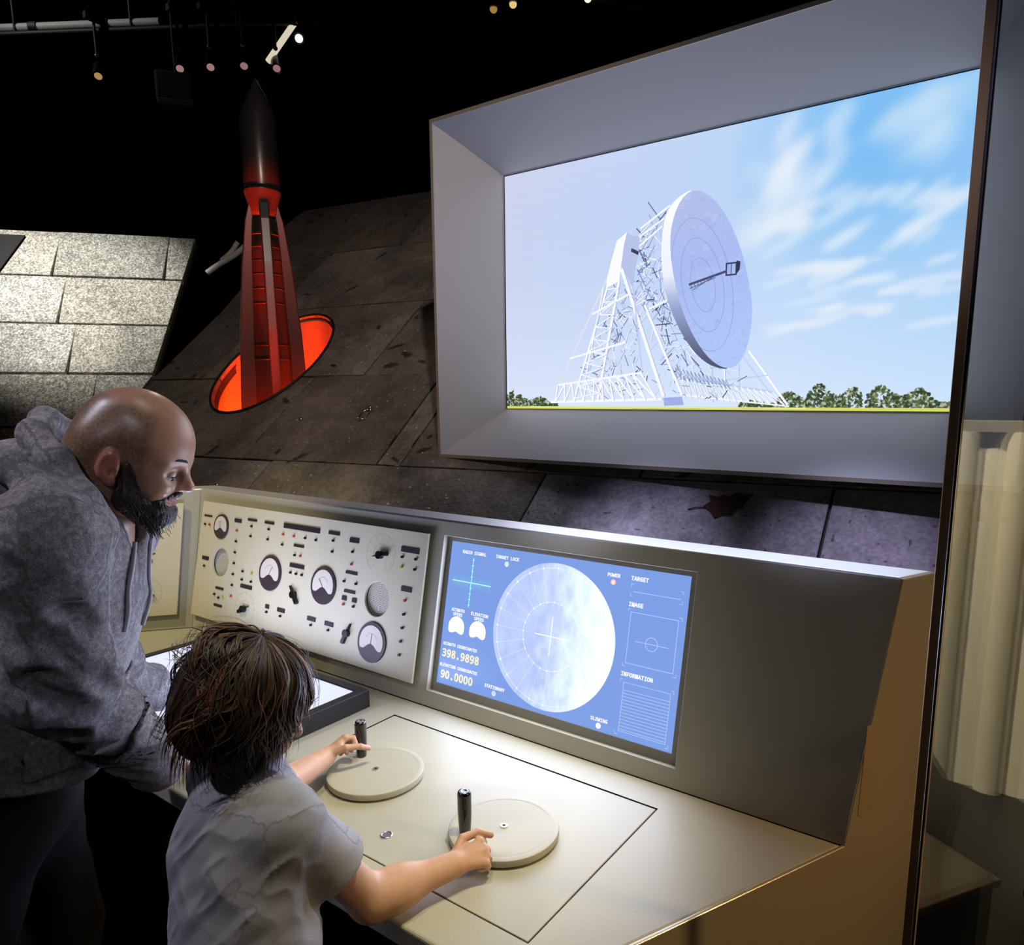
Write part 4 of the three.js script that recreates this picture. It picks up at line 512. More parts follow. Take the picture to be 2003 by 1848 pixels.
// a hand: wrist, finger direction, thumb side, size, curls of the four fingers, thumb points in the hand's own frame
function hand(W, d, w, right, s, curls, thumb, armDir, wr) {
  d = nrm(d); w = nrm(sub(w, d.map((v) => v * dot3(w, d)))); const n = right ? crs(d, w) : crs(w, d), P = (a, b, c) => add(add(add(W, d, a * s), w, b * s), n, c * s);
  const palm = [[P(0, 0, 0), P(0.9, 0.3, 0.02), 0.2 * s, 0.15 * s], [P(0, -0.02, 0), P(0.92, 0.03, 0.05), 0.2 * s, 0.16 * s], [P(0, -0.05, 0), P(0.84, -0.25, 0.03), 0.18 * s, 0.145 * s], [P(0.08, 0.12, -0.05), P(0.5, 0.33, -0.1), 0.16 * s, 0.15 * s]];
  const fing = []; const bases = [[0.94, 0.34, 0.72], [0.98, 0.12, 0.8], [0.95, -0.1, 0.74], [0.86, -0.31, 0.58]];
  bases.forEach(([a, b, L], i) => { let p = P(a, b, 0.03), ang = 0; const r = [0.125, 0.128, 0.122, 0.106][i] * s, sp = [0.06, 0.01, -0.05, -0.12][i], ch = [p]; [0.46, 0.3, 0.24].forEach((q, j) => { ang += curls[i][j] * RAD; const dir = add(add(d.map((v) => v * Math.cos(ang)), n, -Math.sin(ang)), w, sp * Math.cos(ang)); p = add(p, nrm(dir), q * L * s); ch.push(p); }); fing.push([ch, r]); });
  const th = thumb.map((t) => P(...t)); const ends = [0.15, 0.13, 0.115, 0.1].map((v) => v * s);
  const f = (x, y, z) => {
    let q = cap(x, y, z, add(W, armDir, -0.05), W, wr * 1.06, wr * 0.98); for (const [a, b, ra, rb2] of palm) q = smin(q, cap(x, y, z, a, b, ra, rb2), 0.16 * s);
    let fi = 1; for (const [ch, r] of fing) { let c = 1; for (let j = 0; j < 3; j++) c = smin(c, cap(x, y, z, ch[j], ch[j + 1], r * (1 - j * 0.07), r * (0.95 - j * 0.08)), 0.03 * s); fi = smin(fi, c, 0.012 * s); }
    q = smin(q, fi, 0.08 * s); let t = 1; for (let j = 0; j < th.length - 1; j++) t = smin(t, cap(x, y, z, th[j], th[j + 1], ends[j], ends[j + 1]), 0.04 * s); return smin(q, t, 0.07 * s);
  };
  const all = [W, ...fing.flatMap(([c]) => c), ...th], lo = [0, 1, 2].map((i) => Math.min(...all.map((p) => p[i])) - 0.35 * s), hi = [0, 1, 2].map((i) => Math.max(...all.map((p) => p[i])) + 0.35 * s);
  return { f, lo, hi };
}
const heather = dataTex(512, (x, y) => { const v = 0.72 + 0.3 * (tnoise(x * 256, y * 128, 128, 41) - 0.5) + 0.22 * (tnoise(x * 90, y * 90, 90, 42) - 0.5) + 0.22 * (tnoise(x * 22, y * 22, 22, 43) - 0.5); return [v, v * 0.985, v * 0.97]; }, true, 7);
const knit = dataTex(256, (x, y) => 0.5 + 0.25 * Math.sin(x * Math.PI * 128) * Math.sin(y * Math.PI * 96) + 0.4 * (tnoise(x * 64, y * 64, 64, 44) - 0.5), false, 10);
const cloth = (c, o = {}) => phys(c, 0.92, { map: heather, bumpMap: knit, bumpScale: 0.0006, sheen: 0.25, sheenColor: new THREE.Color(0xcfd0dc), sheenRoughness: 0.6, ...o });
const skinMat = phys(0xffffff, 0.36, { vertexColors: true, specularIntensity: 0.9 });
const mergeC = (l) => mergeGeometries(l);
// fold field for cloth: ridged noise stretched along a direction
const folds = (x, y, z, fx, fy, fz, s = 0) => { const n = noise3(x * fx + s, y * fy + s * 1.7, z * fz); return 1 - Math.abs(n) * 2; };

// ---------------------------------------------------------------- the man
{
  const O = [-1.394, 1.428, -0.64], F = nrm([0.657, -0.345, -0.676]), Rt = nrm(crs(F, [0, 1, 0])), U = crs(Rt, F);
  const L2W = (a, b, c) => [O[0] + F[0] * a + U[0] * b + Rt[0] * c, O[1] + F[1] * a + U[1] * b + Rt[1] * c, O[2] + F[2] * a + U[2] * b + Rt[2] * c], loc = (x, y, z) => { const p = [x - O[0], y - O[1], z - O[2]]; return [dot3(p, F), dot3(p, U), dot3(p, Rt)]; };
  const t = thing('person', 'bald bearded man in grey hoodie leaning over the desk', 'person', null, [0, 0, 0]);
  const headL = (a, b, c) => {
    const m = Math.abs(c); let d = ell(a, b, c, [-0.003, 0.055, 0], [0.101, 0.09, 0.077]);
    d = smin(d, ell(a, b, c, [0.038, 0.045, 0], [0.062, 0.07, 0.066]), 0.03); d = smin(d, ell(a, b, c, [0.035, -0.022, 0], [0.061, 0.08, 0.06]), 0.03); d = smin(d, ell(a, b, c, [0.045, -0.082, 0], [0.05, 0.03, 0.044]), 0.03);
    d = smin(d, cap(a, b, m, [-0.045, 0.02, 0.03], [-0.085, -0.1, 0.02], 0.055, 0.055), 0.03); d = smin(d, cap(a, b, m, [-0.01, -0.03, 0.02], [-0.06, -0.14, 0.02], 0.05, 0.058), 0.03);
    d = smin(d, cap(a, b, m, [0.089, 0.036, 0.012], [0.074, 0.034, 0.05], 0.011, 0.011), 0.018); // brow
    d = smin(d, ell(a, b, m, [0.068, -0.018, 0.041], [0.026, 0.022, 0.02]), 0.022); // raised cheek of a smile
    d = smax(d, -ell(a, b, m, [0.097, 0.014, 0.032], [0.016, 0.011, 0.018]), 0.014); // eye socket
    d = smin(d, cap(a, b, c, [0.094, 0.026, 0], [0.115, -0.006, 0], 0.0075, 0.0115), 0.014); d = smin(d, cap(a, b, m, [0.114, -0.009, 0], [0.102, -0.013, 0.012], 0.0105, 0.0095), 0.009); d = smax(d, -cap(a, b, m, [0.112, -0.021, 0.007], [0.102, -0.02, 0.009], 0.0032, 0.003), 0.004);
    d = smin(d, cap(a, b, m, [0.101, -0.038, 0], [0.084, -0.04, 0.026], 0.006, 0.004), 0.006); d = smin(d, cap(a, b, m, [0.099, -0.054, 0], [0.083, -0.047, 0.024], 0.0065, 0.004), 0.006); d = smax(d, -cap(a, b, m, [0.108, -0.0455, 0], [0.09, -0.043, 0.022], 0.003, 0.002), 0.004);
    let e = ell(a - 0.003, b, m, [0.078, 0.0145, 0.031], [0.0145, 0.0135, 0.0145]); e = smax(e, -(b - 0.0125), 0.003); d = smin(d, e, 0.006); let e2 = ell(a, b, m, [0.079, 0.012, 0.031], [0.0142, 0.0132, 0.0145]); e2 = smax(e2, b - 0.0045, 0.003); d = smin(d, e2, 0.006);
    // ear
    let r = Math.max(ell(a, b, m, [-0.009, 0.002, 0.081], [0.0195, 0.033, 0.0115])); r = smax(r, -ell(a, b, m, [-0.005, 0.008, 0.0945], [0.0125, 0.021, 0.0075]), 0.004); { const e3 = (Math.hypot((a + 0.009) / 0.0165, (b - 0.004) / 0.0285) - 1) * 0.0165; r = smax(r, -Math.max(Math.abs(e3) - 0.0017, 0.0885 - m, -0.016 - b, a - 0.003), 0.002); r = smax(r, -ell(a, b, m, [0.001, -0.006, 0.094], [0.0095, 0.012, 0.011]), 0.003); }
    r = smin(r, cap(a, b, m, [-0.016, 0.02, 0.083], [-0.02, -0.006, 0.083], 0.0035, 0.003), 0.004); r = smin(r, ell(a, b, m, [0.0, -0.027, 0.078], [0.011, 0.012, 0.007]), 0.006); r = smin(r, cap(a, b, m, [-0.008, 0.014, 0.083], [-0.011, -0.008, 0.082], 0.003, 0.0025), 0.004); r = smax(r, -ell(a, b, m, [0.003, -0.004, 0.09], [0.006, 0.0085, 0.006]), 0.003); d = smin(d, r, 0.006);
    // folds at the nape and temple crease
    d += 0.0016 * Math.max(0, 1 - Math.abs(b + 0.02 + (a + 0.09) * 0.4) / 0.006) * (a < -0.06 ? 1 : 0); return d;
  };
  const wa = (v) => v > 0 ? v * 1.085 : v, wb = (v) => v < 0 ? v / 0.8 : v, LF = (p, q, c) => L2W(p > 0 ? p / 1.085 : p, q < 0 ? q * 0.8 : q, c);
  const fHead = (x, y, z) => { const q = loc(x, y, z); return headL(wa(q[0]), wb(q[1]), q[2]) * 0.9; };
  const skin = (x, y, z) => {
    let [a, b, c] = loc(x, y, z); a = wa(a); b = wb(b); const m = Math.abs(c); let k = [0.5, 0.275, 0.185]; const nz = noise3(x * 60, y * 60, z * 60) * 0.06 + noise3(x * 300, y * 300, z * 300) * 0.05;
    k = k.map((v) => v * (1 + nz)); const ss = (p, q, v) => { const t = Math.max(0, Math.min(1, (v - p) / (q - p))); return t * t * (3 - 2 * t); };
    const edge = noise3(x * 40, y * 40, z * 40) * 0.012; const stub = ss(0.062, 0.03, a + edge - Math.max(0, 0.04 - b) * 0.35) * ss(0.128, 0.1, b + edge + Math.max(0, a) * 0.25) * ss(-0.085, -0.06, b - edge) * (0.86 + 0.5 * noise3(x * 500, y * 500, z * 500)); k = mix3(k, [0.12, 0.083, 0.05], Math.max(0, Math.min(0.85, stub * 0.85)));
    const ear = ss(0.004, -0.001, ell(a, b, m, [-0.009, 0.002, 0.085], [0.0215, 0.035, 0.012])); k = mix3(k, [0.46, 0.16, 0.115], 0.75 * ear);
    if (a > 0.085 && b < -0.033 && b > -0.064) k = mix3(k, [0.4, 0.13, 0.12], 0.8); if (a > 0.1 && b < 0.0 && b > -0.03) k = mix3(k, [0.45, 0.19, 0.14], 0.5); return k;
  };
  const box = (f, h, lo, hi, c) => net(f, lo, hi, h, c);
  const hc = L2W(0, 0.01, 0), headG = box(fHead, 0.0028, add(hc, [-0.2, -0.19, -0.2]), add(hc, [0.2, 0.2, 0.2]), skin);
  const SR = [-1.309, 1.325, -0.458], ER = [-1.324, 1.09, -0.459], WR = [-1.432, 0.819, -0.651], SL = [-1.59, 1.295, -0.69], EL = [-1.69, 0.97, -0.675], WL = [-1.775, 0.83, -0.825];
  const lat = nrm([SR[0] - SL[0], 0, SR[2] - SL[2]]), fw = [-lat[2] * -1, 0, 0]; const fwd = nrm([lat[2], 0, -lat[0]]);
  const TC = (c) => (x, y, z) => { const p = [x - c[0], y - c[1], z - c[2]]; return [dot3(p, lat), p[1], dot3(p, fwd)]; };
  const chest = TC([-1.525, 1.2, -0.56]), belly = TC([-1.595, 0.98, -0.495]), hips = TC([-1.62, 0.8, -0.44]); const E0 = [0, 0, 0];
  const torso = (x, y, z) => { let p = chest(x, y, z), d = ell(...p, E0, [0.19, 0.18, 0.125]); p = belly(x, y, z); d = smin(d, ell(...p, E0, [0.16, 0.2, 0.145]), 0.09); p = hips(x, y, z); d = smin(d, ell(...p, E0, [0.165, 0.15, 0.135]), 0.08); d = smin(d, cap(x, y, z, SR, SL, 0.062, 0.062), 0.08); return d; };
  const hnd = hand(WR, sub([-1.53, 0.672, -0.79], WR), [0.3, 0.25, -0.9], true, 0.088, [[22, 24, 14], [24, 26, 14], [26, 28, 16], [28, 30, 16]], [[0.12, 0.2, -0.05], [0.42, 0.55, -0.12], [0.74, 0.66, -0.2], [0.98, 0.66, -0.26]], nrm(sub(WR, ER)), 0.03);
  const hnd2 = hand(WL, sub([-1.81, 0.775, -0.94], WL), [0.9, 0.2, -0.2], false, 0.088, [[10, 14, 10], [34, 50, 30], [40, 55, 30], [42, 55, 30]], [[0.12, 0.2, -0.05], [0.42, 0.5, -0.16], [0.7, 0.52, -0.26], [0.9, 0.46, -0.34]], nrm(sub(WL, EL)), 0.03);
  const plainSkin = (x, y, z) => { const n = noise3(x * 90, y * 90, z * 90) * 0.07; return [0.42 * (1 + n), 0.23 * (1 + n), 0.155 * (1 + n)]; };
  const under = (x, y, z) => { let d = torso(x, y, z) + 0.03; d = smin(d, cap(x, y, z, [-1.46, 1.25, -0.58], [-1.43, 1.37, -0.6], 0.07, 0.058), 0.05); for (const [a, b] of [[SR, ER], [ER, WR], [SL, EL], [EL, WL]]) d = smin(d, cap(x, y, z, a, b, 0.044, 0.036), 0.03); return Math.max(d, y < 0.95 ? Math.min(1, smax(torso(x, y, z) + 0.03, -1, 0.01) < 0.05 ? 0.93 - y : -1) : -1); };
  const body = mergeC([headG, net(hnd.f, hnd.lo, hnd.hi, 0.003, plainSkin), net(hnd2.f, hnd2.lo, hnd2.hi, 0.003, plainSkin), net(under, [-1.85, 0.62, -0.95], [-1.2, 1.45, -0.2], 0.014, plainSkin)]);
  put('body', body, skinMat, t);
  // hoodie
  const hood = [[-1.309, 1.331, -0.544], [-1.319, 1.386, -0.523], [-1.375, 1.448, -0.512], [-1.473, 1.49, -0.52], [-1.572, 1.51, -0.575], [-1.61, 1.47, -0.655], [-1.56, 1.39, -0.69], [-1.44, 1.3, -0.66]], roll = [[-1.293, 1.322, -0.535], [-1.31, 1.392, -0.478], [-1.395, 1.44, -0.452], [-1.54, 1.455, -0.44], [-1.66, 1.43, -0.53]];
  const creases = [[[[-1.324, 1.28, -0.412], [-1.256, 1.228, -0.449], [-1.224, 1.17, -0.497]], 0.022, 0.02], [[[-1.25, 1.179, -0.431], [-1.236, 1.108, -0.476], [-1.275, 1.026, -0.543]], 0.02, 0.015], [[[-1.27, 1.116, -0.403], [-1.243, 1.047, -0.458], [-1.271, 0.981, -0.537]], 0.022, 0.018], [[[-1.305, 1.322, -0.396], [-1.249, 1.345, -0.441], [-1.255, 1.346, -0.486]], 0.01, -0.006]];
  const hoodie = (x, y, z) => {
    let d = torso(x, y, z) - 0.012; let arm = smin(cap(x, y, z, SR, ER, 0.074, 0.068), cap(x, y, z, ER, WR, 0.068, 0.045), 0.05), arm2 = smin(cap(x, y, z, SL, EL, 0.066, 0.056), cap(x, y, z, EL, WL, 0.056, 0.045), 0.05);
    const ax = x * 0.5 - y * 0.87, ay = x * 0.87 + y * 0.5, fa = 0.011 * folds(ay, ax, z, 16, 6, 9, 3) + 0.006 * folds(ay, ax, z, 32, 11, 14, 8); arm -= fa; arm2 -= 0.7 * fa; for (const [p, w, h] of creases) { const q = Math.min(cap(x, y, z, p[0], p[1], 0, 0), cap(x, y, z, p[1], p[2], 0, 0)); arm += h * Math.exp(-q * q / (w * w)); } d -= 0.006 * folds(x, y, z, 7, 12, 7, 5); d = smax(d, 0.85 + 0.25 * (z + 0.4) - y, 0.01); d = smin(d, arm, y > 1.2 ? 0.05 : 0.05 - Math.min(0.038, (1.2 - y) * 0.25)); d = smin(d, arm2, 0.03);
    d = smin(d, cap(x, y, z, add(WR, nrm(sub(WR, ER)), -0.05), add(WR, nrm(sub(WR, ER)), 0.002), 0.048, 0.043), 0.012);
    let h = ell(x, y, z, [-1.545, 1.4, -0.52], [0.12, 0.075, 0.11]); h -= 0.006 * folds(x, y, z, 14, 20, 14, 2);
    for (let i = 0; i < hood.length - 1; i++) h = smin(h, cap(x, y, z, hood[i], hood[i + 1], 0.024, 0.024), 0.02); for (let i = 0; i < roll.length - 1; i++) h = smin(h, cap(x, y, z, roll[i], roll[i + 1], 0.022, 0.026), 0.018);
    h = smax(h, -cap(x, y, z, [-1.44, 1.33, -0.6], L2W(-0.03, -0.02, 0), 0.075, 0.09), 0.015); d = smin(d, h, 0.02); d = smax(d, -cap(x, y, z, [-1.425, 1.31, -0.605], L2W(-0.03, -0.02, 0), 0.06, 0.085), 0.012);
    // open front with the shirt showing
    d = smax(d, -cap(x, y, z, [-1.405, 1.27, -0.66], [-1.36, 1.12, -0.655], 0.02, 0.03), 0.012); return d;
  };
  put('hoodie', net(hoodie, [-1.93, 0.72, -0.98], [-1.13, 1.58, -0.2], 0.0075), cloth(0xb8b6bc), t);
  const pocket = (x, y, z) => { const p = belly(x, y, z); let d = Math.abs(hoodie(x, y, z) - 0.003) - 0.0035; d = Math.max(d, Math.abs(p[1] + 0.04) - 0.07, Math.abs(p[0]) - 0.16 + Math.max(0, p[1] + 0.04) * 0.55, -p[2]); return d; };
  put('pocket', net(pocket, [-1.85, 0.84, -0.75], [-1.3, 1.04, -0.25], 0.005), cloth(0xbcbac0), t);
  const shirt = (x, y, z) => Math.max(torso(x, y, z) + 0.004, Math.abs(y - 1.19) - 0.12, cap(x, y, z, [-1.44, 1.3, -0.66], [-1.36, 1.1, -0.62], 0.07, 0.07)); put('t_shirt', net(shirt, [-1.56, 1.05, -0.76], [-1.24, 1.33, -0.48], 0.008), std(0x2f4fb0, 0.85), t);
  const cord = std(0xb9b8c2, 0.85); const front = (o, y) => { let p = add(add([-1.46, y, -0.6], lat, o), fwd, 0.32); for (let k = 0; k < 60; k++) { const q = hoodie(...p); if (q < 0.005) break; p = add(p, fwd, -Math.max(0.003, q * 0.6)); } return p; };
  for (const [o, y1] of [[0.06, 1.12], [-0.045, 1.1]]) put('drawstring', tube([1.29, 1.25, 1.2, 1.16, y1].map((y, k) => front(o + (k % 2) * 0.004, y)), 0.0042, 24, 8), cord, t);
  // beard, moustache, brows
  const beardL = (a, b, c) => { const m = Math.abs(c); let d = cap(a, b, m, [0.018, 0.012, 0.064], [0.03, -0.055, 0.054], 0.012, 0.024); d = smin(d, cap(a, b, m, [0.03, -0.055, 0.05], [0.07, -0.085, 0.025], 0.026, 0.03), 0.02); d = smin(d, ell(a, b, c, [0.072, -0.092, 0], [0.034, 0.034, 0.036]), 0.02); d = smin(d, cap(a, b, m, [0.02, -0.075, 0.03], [0.065, -0.1, 0.01], 0.026, 0.026), 0.02); d = smin(d, cap(a, b, m, [0.1, -0.031, 0.004], [0.078, -0.05, 0.034], 0.0075, 0.009), 0.01); d = smax(d, -ell(a, b, m, [0.1, -0.046, 0], [0.02, 0.013, 0.03]), 0.006); d = smin(d, cap(a, b, m, [0.101, -0.0305, 0.003], [0.084, -0.042, 0.03], 0.007, 0.006), 0.004); return d; };
  const fB = (x, y, z) => { let [a, b, c] = loc(x, y, z); a = wa(a); b = wb(b); return beardL(a, b, c) - 0.0022 * noise3(a * 160 + b * 40, b * 26, c * 190) - 0.0016 * noise3(a * 330, b * 50, c * 330); };
  const bC = (x, y, z) => { const [a, b, c] = loc(x, y, z), n = noise3(a * 260, b * 40, c * 260); return [0.026, 0.018, 0.014].map((v) => v * (1 + 0.6 * n)); };
  const hairs = []; for (let i = 0; i < 900; i++) { const m = (rnd() < 0.8 ? 1 : -1), k = rnd(); let a = 0.015 + 0.075 * k + rr(-0.012, 0.012), b = 0.015 - 0.1 * k + rr(-0.045, 0.03), c = m * 0.1; let s = 0; for (s = 0; s < 40; s++) { const d = beardL(a, b, c); if (d < 0.0005) break; c -= m * Math.max(d * 0.7, 0.0006); if (c * m < 0) break; } if (c * m <= 0.004) continue; const L = rr(0.012, 0.028), p0 = LF(a, b, c), p1 = LF(a + L * 0.25 + rr(-0.003, 0.003), b - L * 0.6, c + m * 0.001), p2 = LF(a + L * 0.5 + rr(-0.004, 0.004), b - L, c - m * 0.003); hairs.push(tube([p0, p1, p2], 0.00055, 4, 3)); }
  const beardG = net(fB, add(LF(0.05, -0.06, 0), [-0.13, -0.13, -0.13]), add(LF(0.05, -0.06, 0), [0.13, 0.13, 0.13]), 0.0028, bC); const strands = merge(hairs); { const n = strands.attributes.position.count, c = new Float32Array(n * 3); for (let i = 0; i < n; i++) { const k = 0.6 + 0.8 * hash(i / 72 | 0, 5); c[i * 3] = 0.035 * k; c[i * 3 + 1] = 0.024 * k; c[i * 3 + 2] = 0.018 * k; } strands.setAttribute('color', new THREE.BufferAttribute(c, 3)); }
  put('beard', mergeC([beardG.toNonIndexed(), strands]), std(0xffffff, 0.55, { vertexColors: true }), t);
  const bm = std(0x2a1d16, 0.8); for (const s of [1, -1]) { put('eyebrow', tube([LF(0.1035, 0.038, s * 0.01), LF(0.101, 0.043, s * 0.026), LF(0.091, 0.043, s * 0.044), LF(0.08, 0.038, s * 0.055)], 0.0036, 16, 6), bm, t); const e = put('eye', new THREE.SphereGeometry(0.0122, 24, 16), phys(0xd8d4d0, 0.1), t, LF(0.0815, 0.0115, s * 0.031)); put('iris', new THREE.SphereGeometry(0.0062, 16, 12), phys(0x2a2c30, 0.08), e, sub(LF(0.0888, 0.0075, s * 0.031), LF(0.0815, 0.0115, s * 0.031))); put('eyelashes', tube([LF(0.097, 0.011, s * 0.021), LF(0.0985, 0.0105, s * 0.031), LF(0.091, 0.009, s * 0.043)], 0.0011, 10, 5), bm, t); }
  // trousers and shoes
  const tr = (x, y, z) => { const p = hips(x, y, z); let d = ell(...p, [0, -0.03, 0], [0.165, 0.13, 0.125]); for (const s of [1, -1]) { const hip = add([-1.62, 0.74, -0.44], lat, 0.09 * s), kn = add(add([-1.635, 0.42, -0.425], lat, 0.1 * s), fwd, s > 0 ? -0.05 : 0.06), an = add(add([-1.665, 0.08, -0.395], lat, 0.11 * s), fwd, s > 0 ? -0.12 : 0.08); d = smin(d, cap(x, y, z, hip, kn, 0.095, 0.072), 0.05); d = smin(d, cap(x, y, z, kn, an, 0.07, 0.06), 0.03); } return d - 0.004 * folds(x, y, z, 10, 14, 10, 1); };
  put('trousers', net(tr, [-2.0, 0.03, -0.75], [-1.28, 0.95, -0.15], 0.013), std(0x040405, 0.97), t);
  for (const s of [1, -1]) { const c = add(add([-1.665, 0.04, -0.395], lat, 0.11 * s), fwd, (s > 0 ? -0.12 : 0.08) + 0.06); const g = new RoundedBoxGeometry(0.1, 0.08, 0.28, 4, 0.035); const m = put('shoe', g, M.black, t, c); m.rotation.y = Math.atan2(fwd[0], fwd[2]); }
}

// ---------------------------------------------------------------- the child
{
  const O = [-1.033, 1.059, -0.622], F = nrm([0.401, -0.476, -0.782]), Rt = nrm(crs(F, [0, 1, 0])), U = crs(Rt, F);
  const L2W = (a, b, c) => [O[0] + F[0] * a + U[0] * b + Rt[0] * c, O[1] + F[1] * a + U[1] * b + Rt[1] * c, O[2] + F[2] * a + U[2] * b + Rt[2] * c], loc = (x, y, z) => { const p = [x - O[0], y - O[1], z - O[2]]; return [dot3(p, F), dot3(p, U), dot3(p, Rt)]; };
  const t = thing('person', 'child with brown wavy hair in grey t-shirt turning the wheels', 'person');
  const SR = [-0.915, 0.895, -0.6], ER = [-0.889, 0.694, -0.735], WR = [-0.83, 0.697, -0.884], SL = [-1.165, 0.885, -0.645], EL = [-1.272, 0.735, -0.82], WL = [-1.334, 0.712, -0.99], NB = [-1.032, 0.925, -0.612], CH = [-1.0, 0.81, -0.575], PE = [-0.91, 0.56, -0.505];
  const headL = (a, b, c) => { const m = Math.abs(c); let d = ell(a, b, c, [-0.004, 0.028, 0], [0.086, 0.075, 0.068]); d = smin(d, ell(a, b, c, [0.03, -0.03, 0], [0.055, 0.062, 0.054]), 0.03); d = smin(d, ell(a, b, m, [0.05, -0.035, 0.03], [0.034, 0.032, 0.028]), 0.02); d = smin(d, ell(a, b, c, [0.05, -0.08, 0], [0.022, 0.018, 0.022]), 0.02); d = smin(d, cap(a, b, c, [0.082, 0.0, 0], [0.096, -0.024, 0], 0.006, 0.0095), 0.014); d = smax(d, -ell(a, b, m, [0.09, 0.0, 0.028], [0.014, 0.01, 0.015]), 0.012); d = smin(d, cap(a, b, m, [0.088, -0.048, 0], [0.076, -0.05, 0.018], 0.0055, 0.004), 0.006); d = smin(d, cap(a, b, m, [0.086, -0.058, 0], [0.076, -0.054, 0.016], 0.006, 0.004), 0.006); let r = ell(a, b, m, [-0.008, -0.006, 0.07], [0.016, 0.026, 0.01]); r = smax(r, -ell(a, b, m, [-0.004, -0.004, 0.079], [0.0095, 0.017, 0.006]), 0.003); return smin(d, r, 0.005); };
  const neck = (x, y, z) => cap(x, y, z, NB, L2W(-0.03, -0.03, 0), 0.043, 0.04);
  const sk = (x, y, z) => { const [a, b, c] = loc(x, y, z), n = noise3(x * 70, y * 70, z * 70) * 0.05 + noise3(x * 260, y * 260, z * 260) * 0.03; let k = [0.56, 0.33, 0.225].map((v) => v * (1 + n)); if (Math.hypot(a - 0.065, b + 0.035, Math.abs(c) - 0.035) < 0.03) k = mix3(k, [0.56, 0.25, 0.19], 0.5); if (a > 0.078 && b < -0.042 && b > -0.064) k = mix3(k, [0.5, 0.2, 0.17], 0.8); return k; };
  const fHead = (x, y, z) => { const q = loc(x, y, z); return smin(headL(q[0], q[1], q[2]), neck(x, y, z), 0.03); };
  const arms = (x, y, z) => { let d = smin(cap(x, y, z, SR, ER, 0.032, 0.035), cap(x, y, z, ER, WR, 0.035, 0.0235), 0.022); d = smin(d, ell(x, y, z, mix3(ER, WR, 0.3), [0.036, 0.034, 0.042]), 0.03); let e = smin(cap(x, y, z, SL, EL, 0.032, 0.035), cap(x, y, z, EL, WL, 0.035, 0.0235), 0.022); d = Math.min(d, e); return d; };
  const h1 = hand(WR, [0.402, 0.03, -0.914], [-0.753, 0.583, -0.303], true, 0.066, [[58, 86, 50], [62, 90, 52], [64, 92, 52], [66, 92, 50]], [[0.1, 0.22, -0.02], [0.5, 0.6, -0.02], [1.0, 0.62, -0.02], [1.36, 0.44, -0.1]], nrm(sub(WR, ER)), 0.0235);
  const h2 = hand(WL, [-0.2, 0.22, -1], [0.78, 0.62, 0.1], false, 0.062, [[46, 66, 40], [50, 68, 44], [54, 70, 44], [58, 72, 44]], [[0.1, 0.2, -0.05], [0.45, 0.62, -0.25], [0.9, 0.72, -0.62], [1.2, 0.62, -0.9]], nrm(sub(WL, EL)), 0.0235);
  const tor = (x, y, z) => { const lat = nrm(sub(SR, SL)), up = nrm(sub(CH, PE)), fd = nrm(crs(up, lat)), la = nrm(crs(fd, up)); const q = (c) => { const p = [x - c[0], y - c[1], z - c[2]]; return [dot3(p, la), dot3(p, up), dot3(p, fd)]; }; let d = ell(...q(CH), [0, 0.01, 0], [0.122, 0.13, 0.088]); d = smin(d, ell(...q(mix3(CH, PE, 0.5)), [0, 0, 0], [0.115, 0.14, 0.088]), 0.06); d = smin(d, ell(...q(PE), [0, 0, 0], [0.118, 0.12, 0.092]), 0.06); return smin(d, cap(x, y, z, SR, SL, 0.036, 0.036), 0.06); };
  const legs = (x, y, z) => { let d = 1; for (const s of [1, -1]) { const hp = [PE[0] + 0.055 * s, 0.5, PE[2] + 0.012 * s]; d = Math.min(d, smin(cap(x, y, z, hp, [hp[0] - 0.01, 0.28, hp[2] + 0.02], 0.055, 0.042), cap(x, y, z, [hp[0] - 0.01, 0.28, hp[2] + 0.02], [hp[0] - 0.015, 0.05, hp[2] + 0.03], 0.04, 0.03), 0.03)); } return d; };
  const hc = L2W(0, -0.01, 0), body = mergeC([net(fHead, add(hc, [-0.14, -0.17, -0.14]), add(hc, [0.14, 0.13, 0.14]), 0.003, sk), net((x, y, z) => arms(x, y, z), [-1.4, 0.64, -1.02], [-0.78, 0.97, -0.5], 0.005, sk), net(h1.f, h1.lo, h1.hi, 0.002, sk), net(h2.f, h2.lo, h2.hi, 0.002, sk), net((x, y, z) => smin(tor(x, y, z) + 0.015, legs(x, y, z), 0.04), [-1.2, 0.02, -0.75], [-0.75, 0.96, -0.35], 0.014, sk)]);
  put('body', body, phys(0xffffff, 0.46, { vertexColors: true, specularIntensity: 0.55 }), t);
  // t-shirt with short sleeves
  const armD = nrm(sub(ER, SR)), armL = nrm(sub(EL, SL)), HMR = add(SR, armD, 0.112), HML = add(SL, armL, 0.12);
  const sleeve = (x, y, z, S, d, L) => { const e = add(S, d, L), k = (x - S[0]) * d[0] + (y - S[1]) * d[1] + (z - S[2]) * d[2]; let q = cap(x, y, z, add(S, d, -0.01), add(S, d, L + 0.04), 0.046, 0.061) - 0.004 * folds(x, y, z, 16, 20, 16, 4); q = smax(q, k - L, 0.004); return smin(q, Math.max(cap(x, y, z, add(S, d, L - 0.018), e, 0.0595, 0.0605), k - L, L - 0.02 - k), 0.002); };
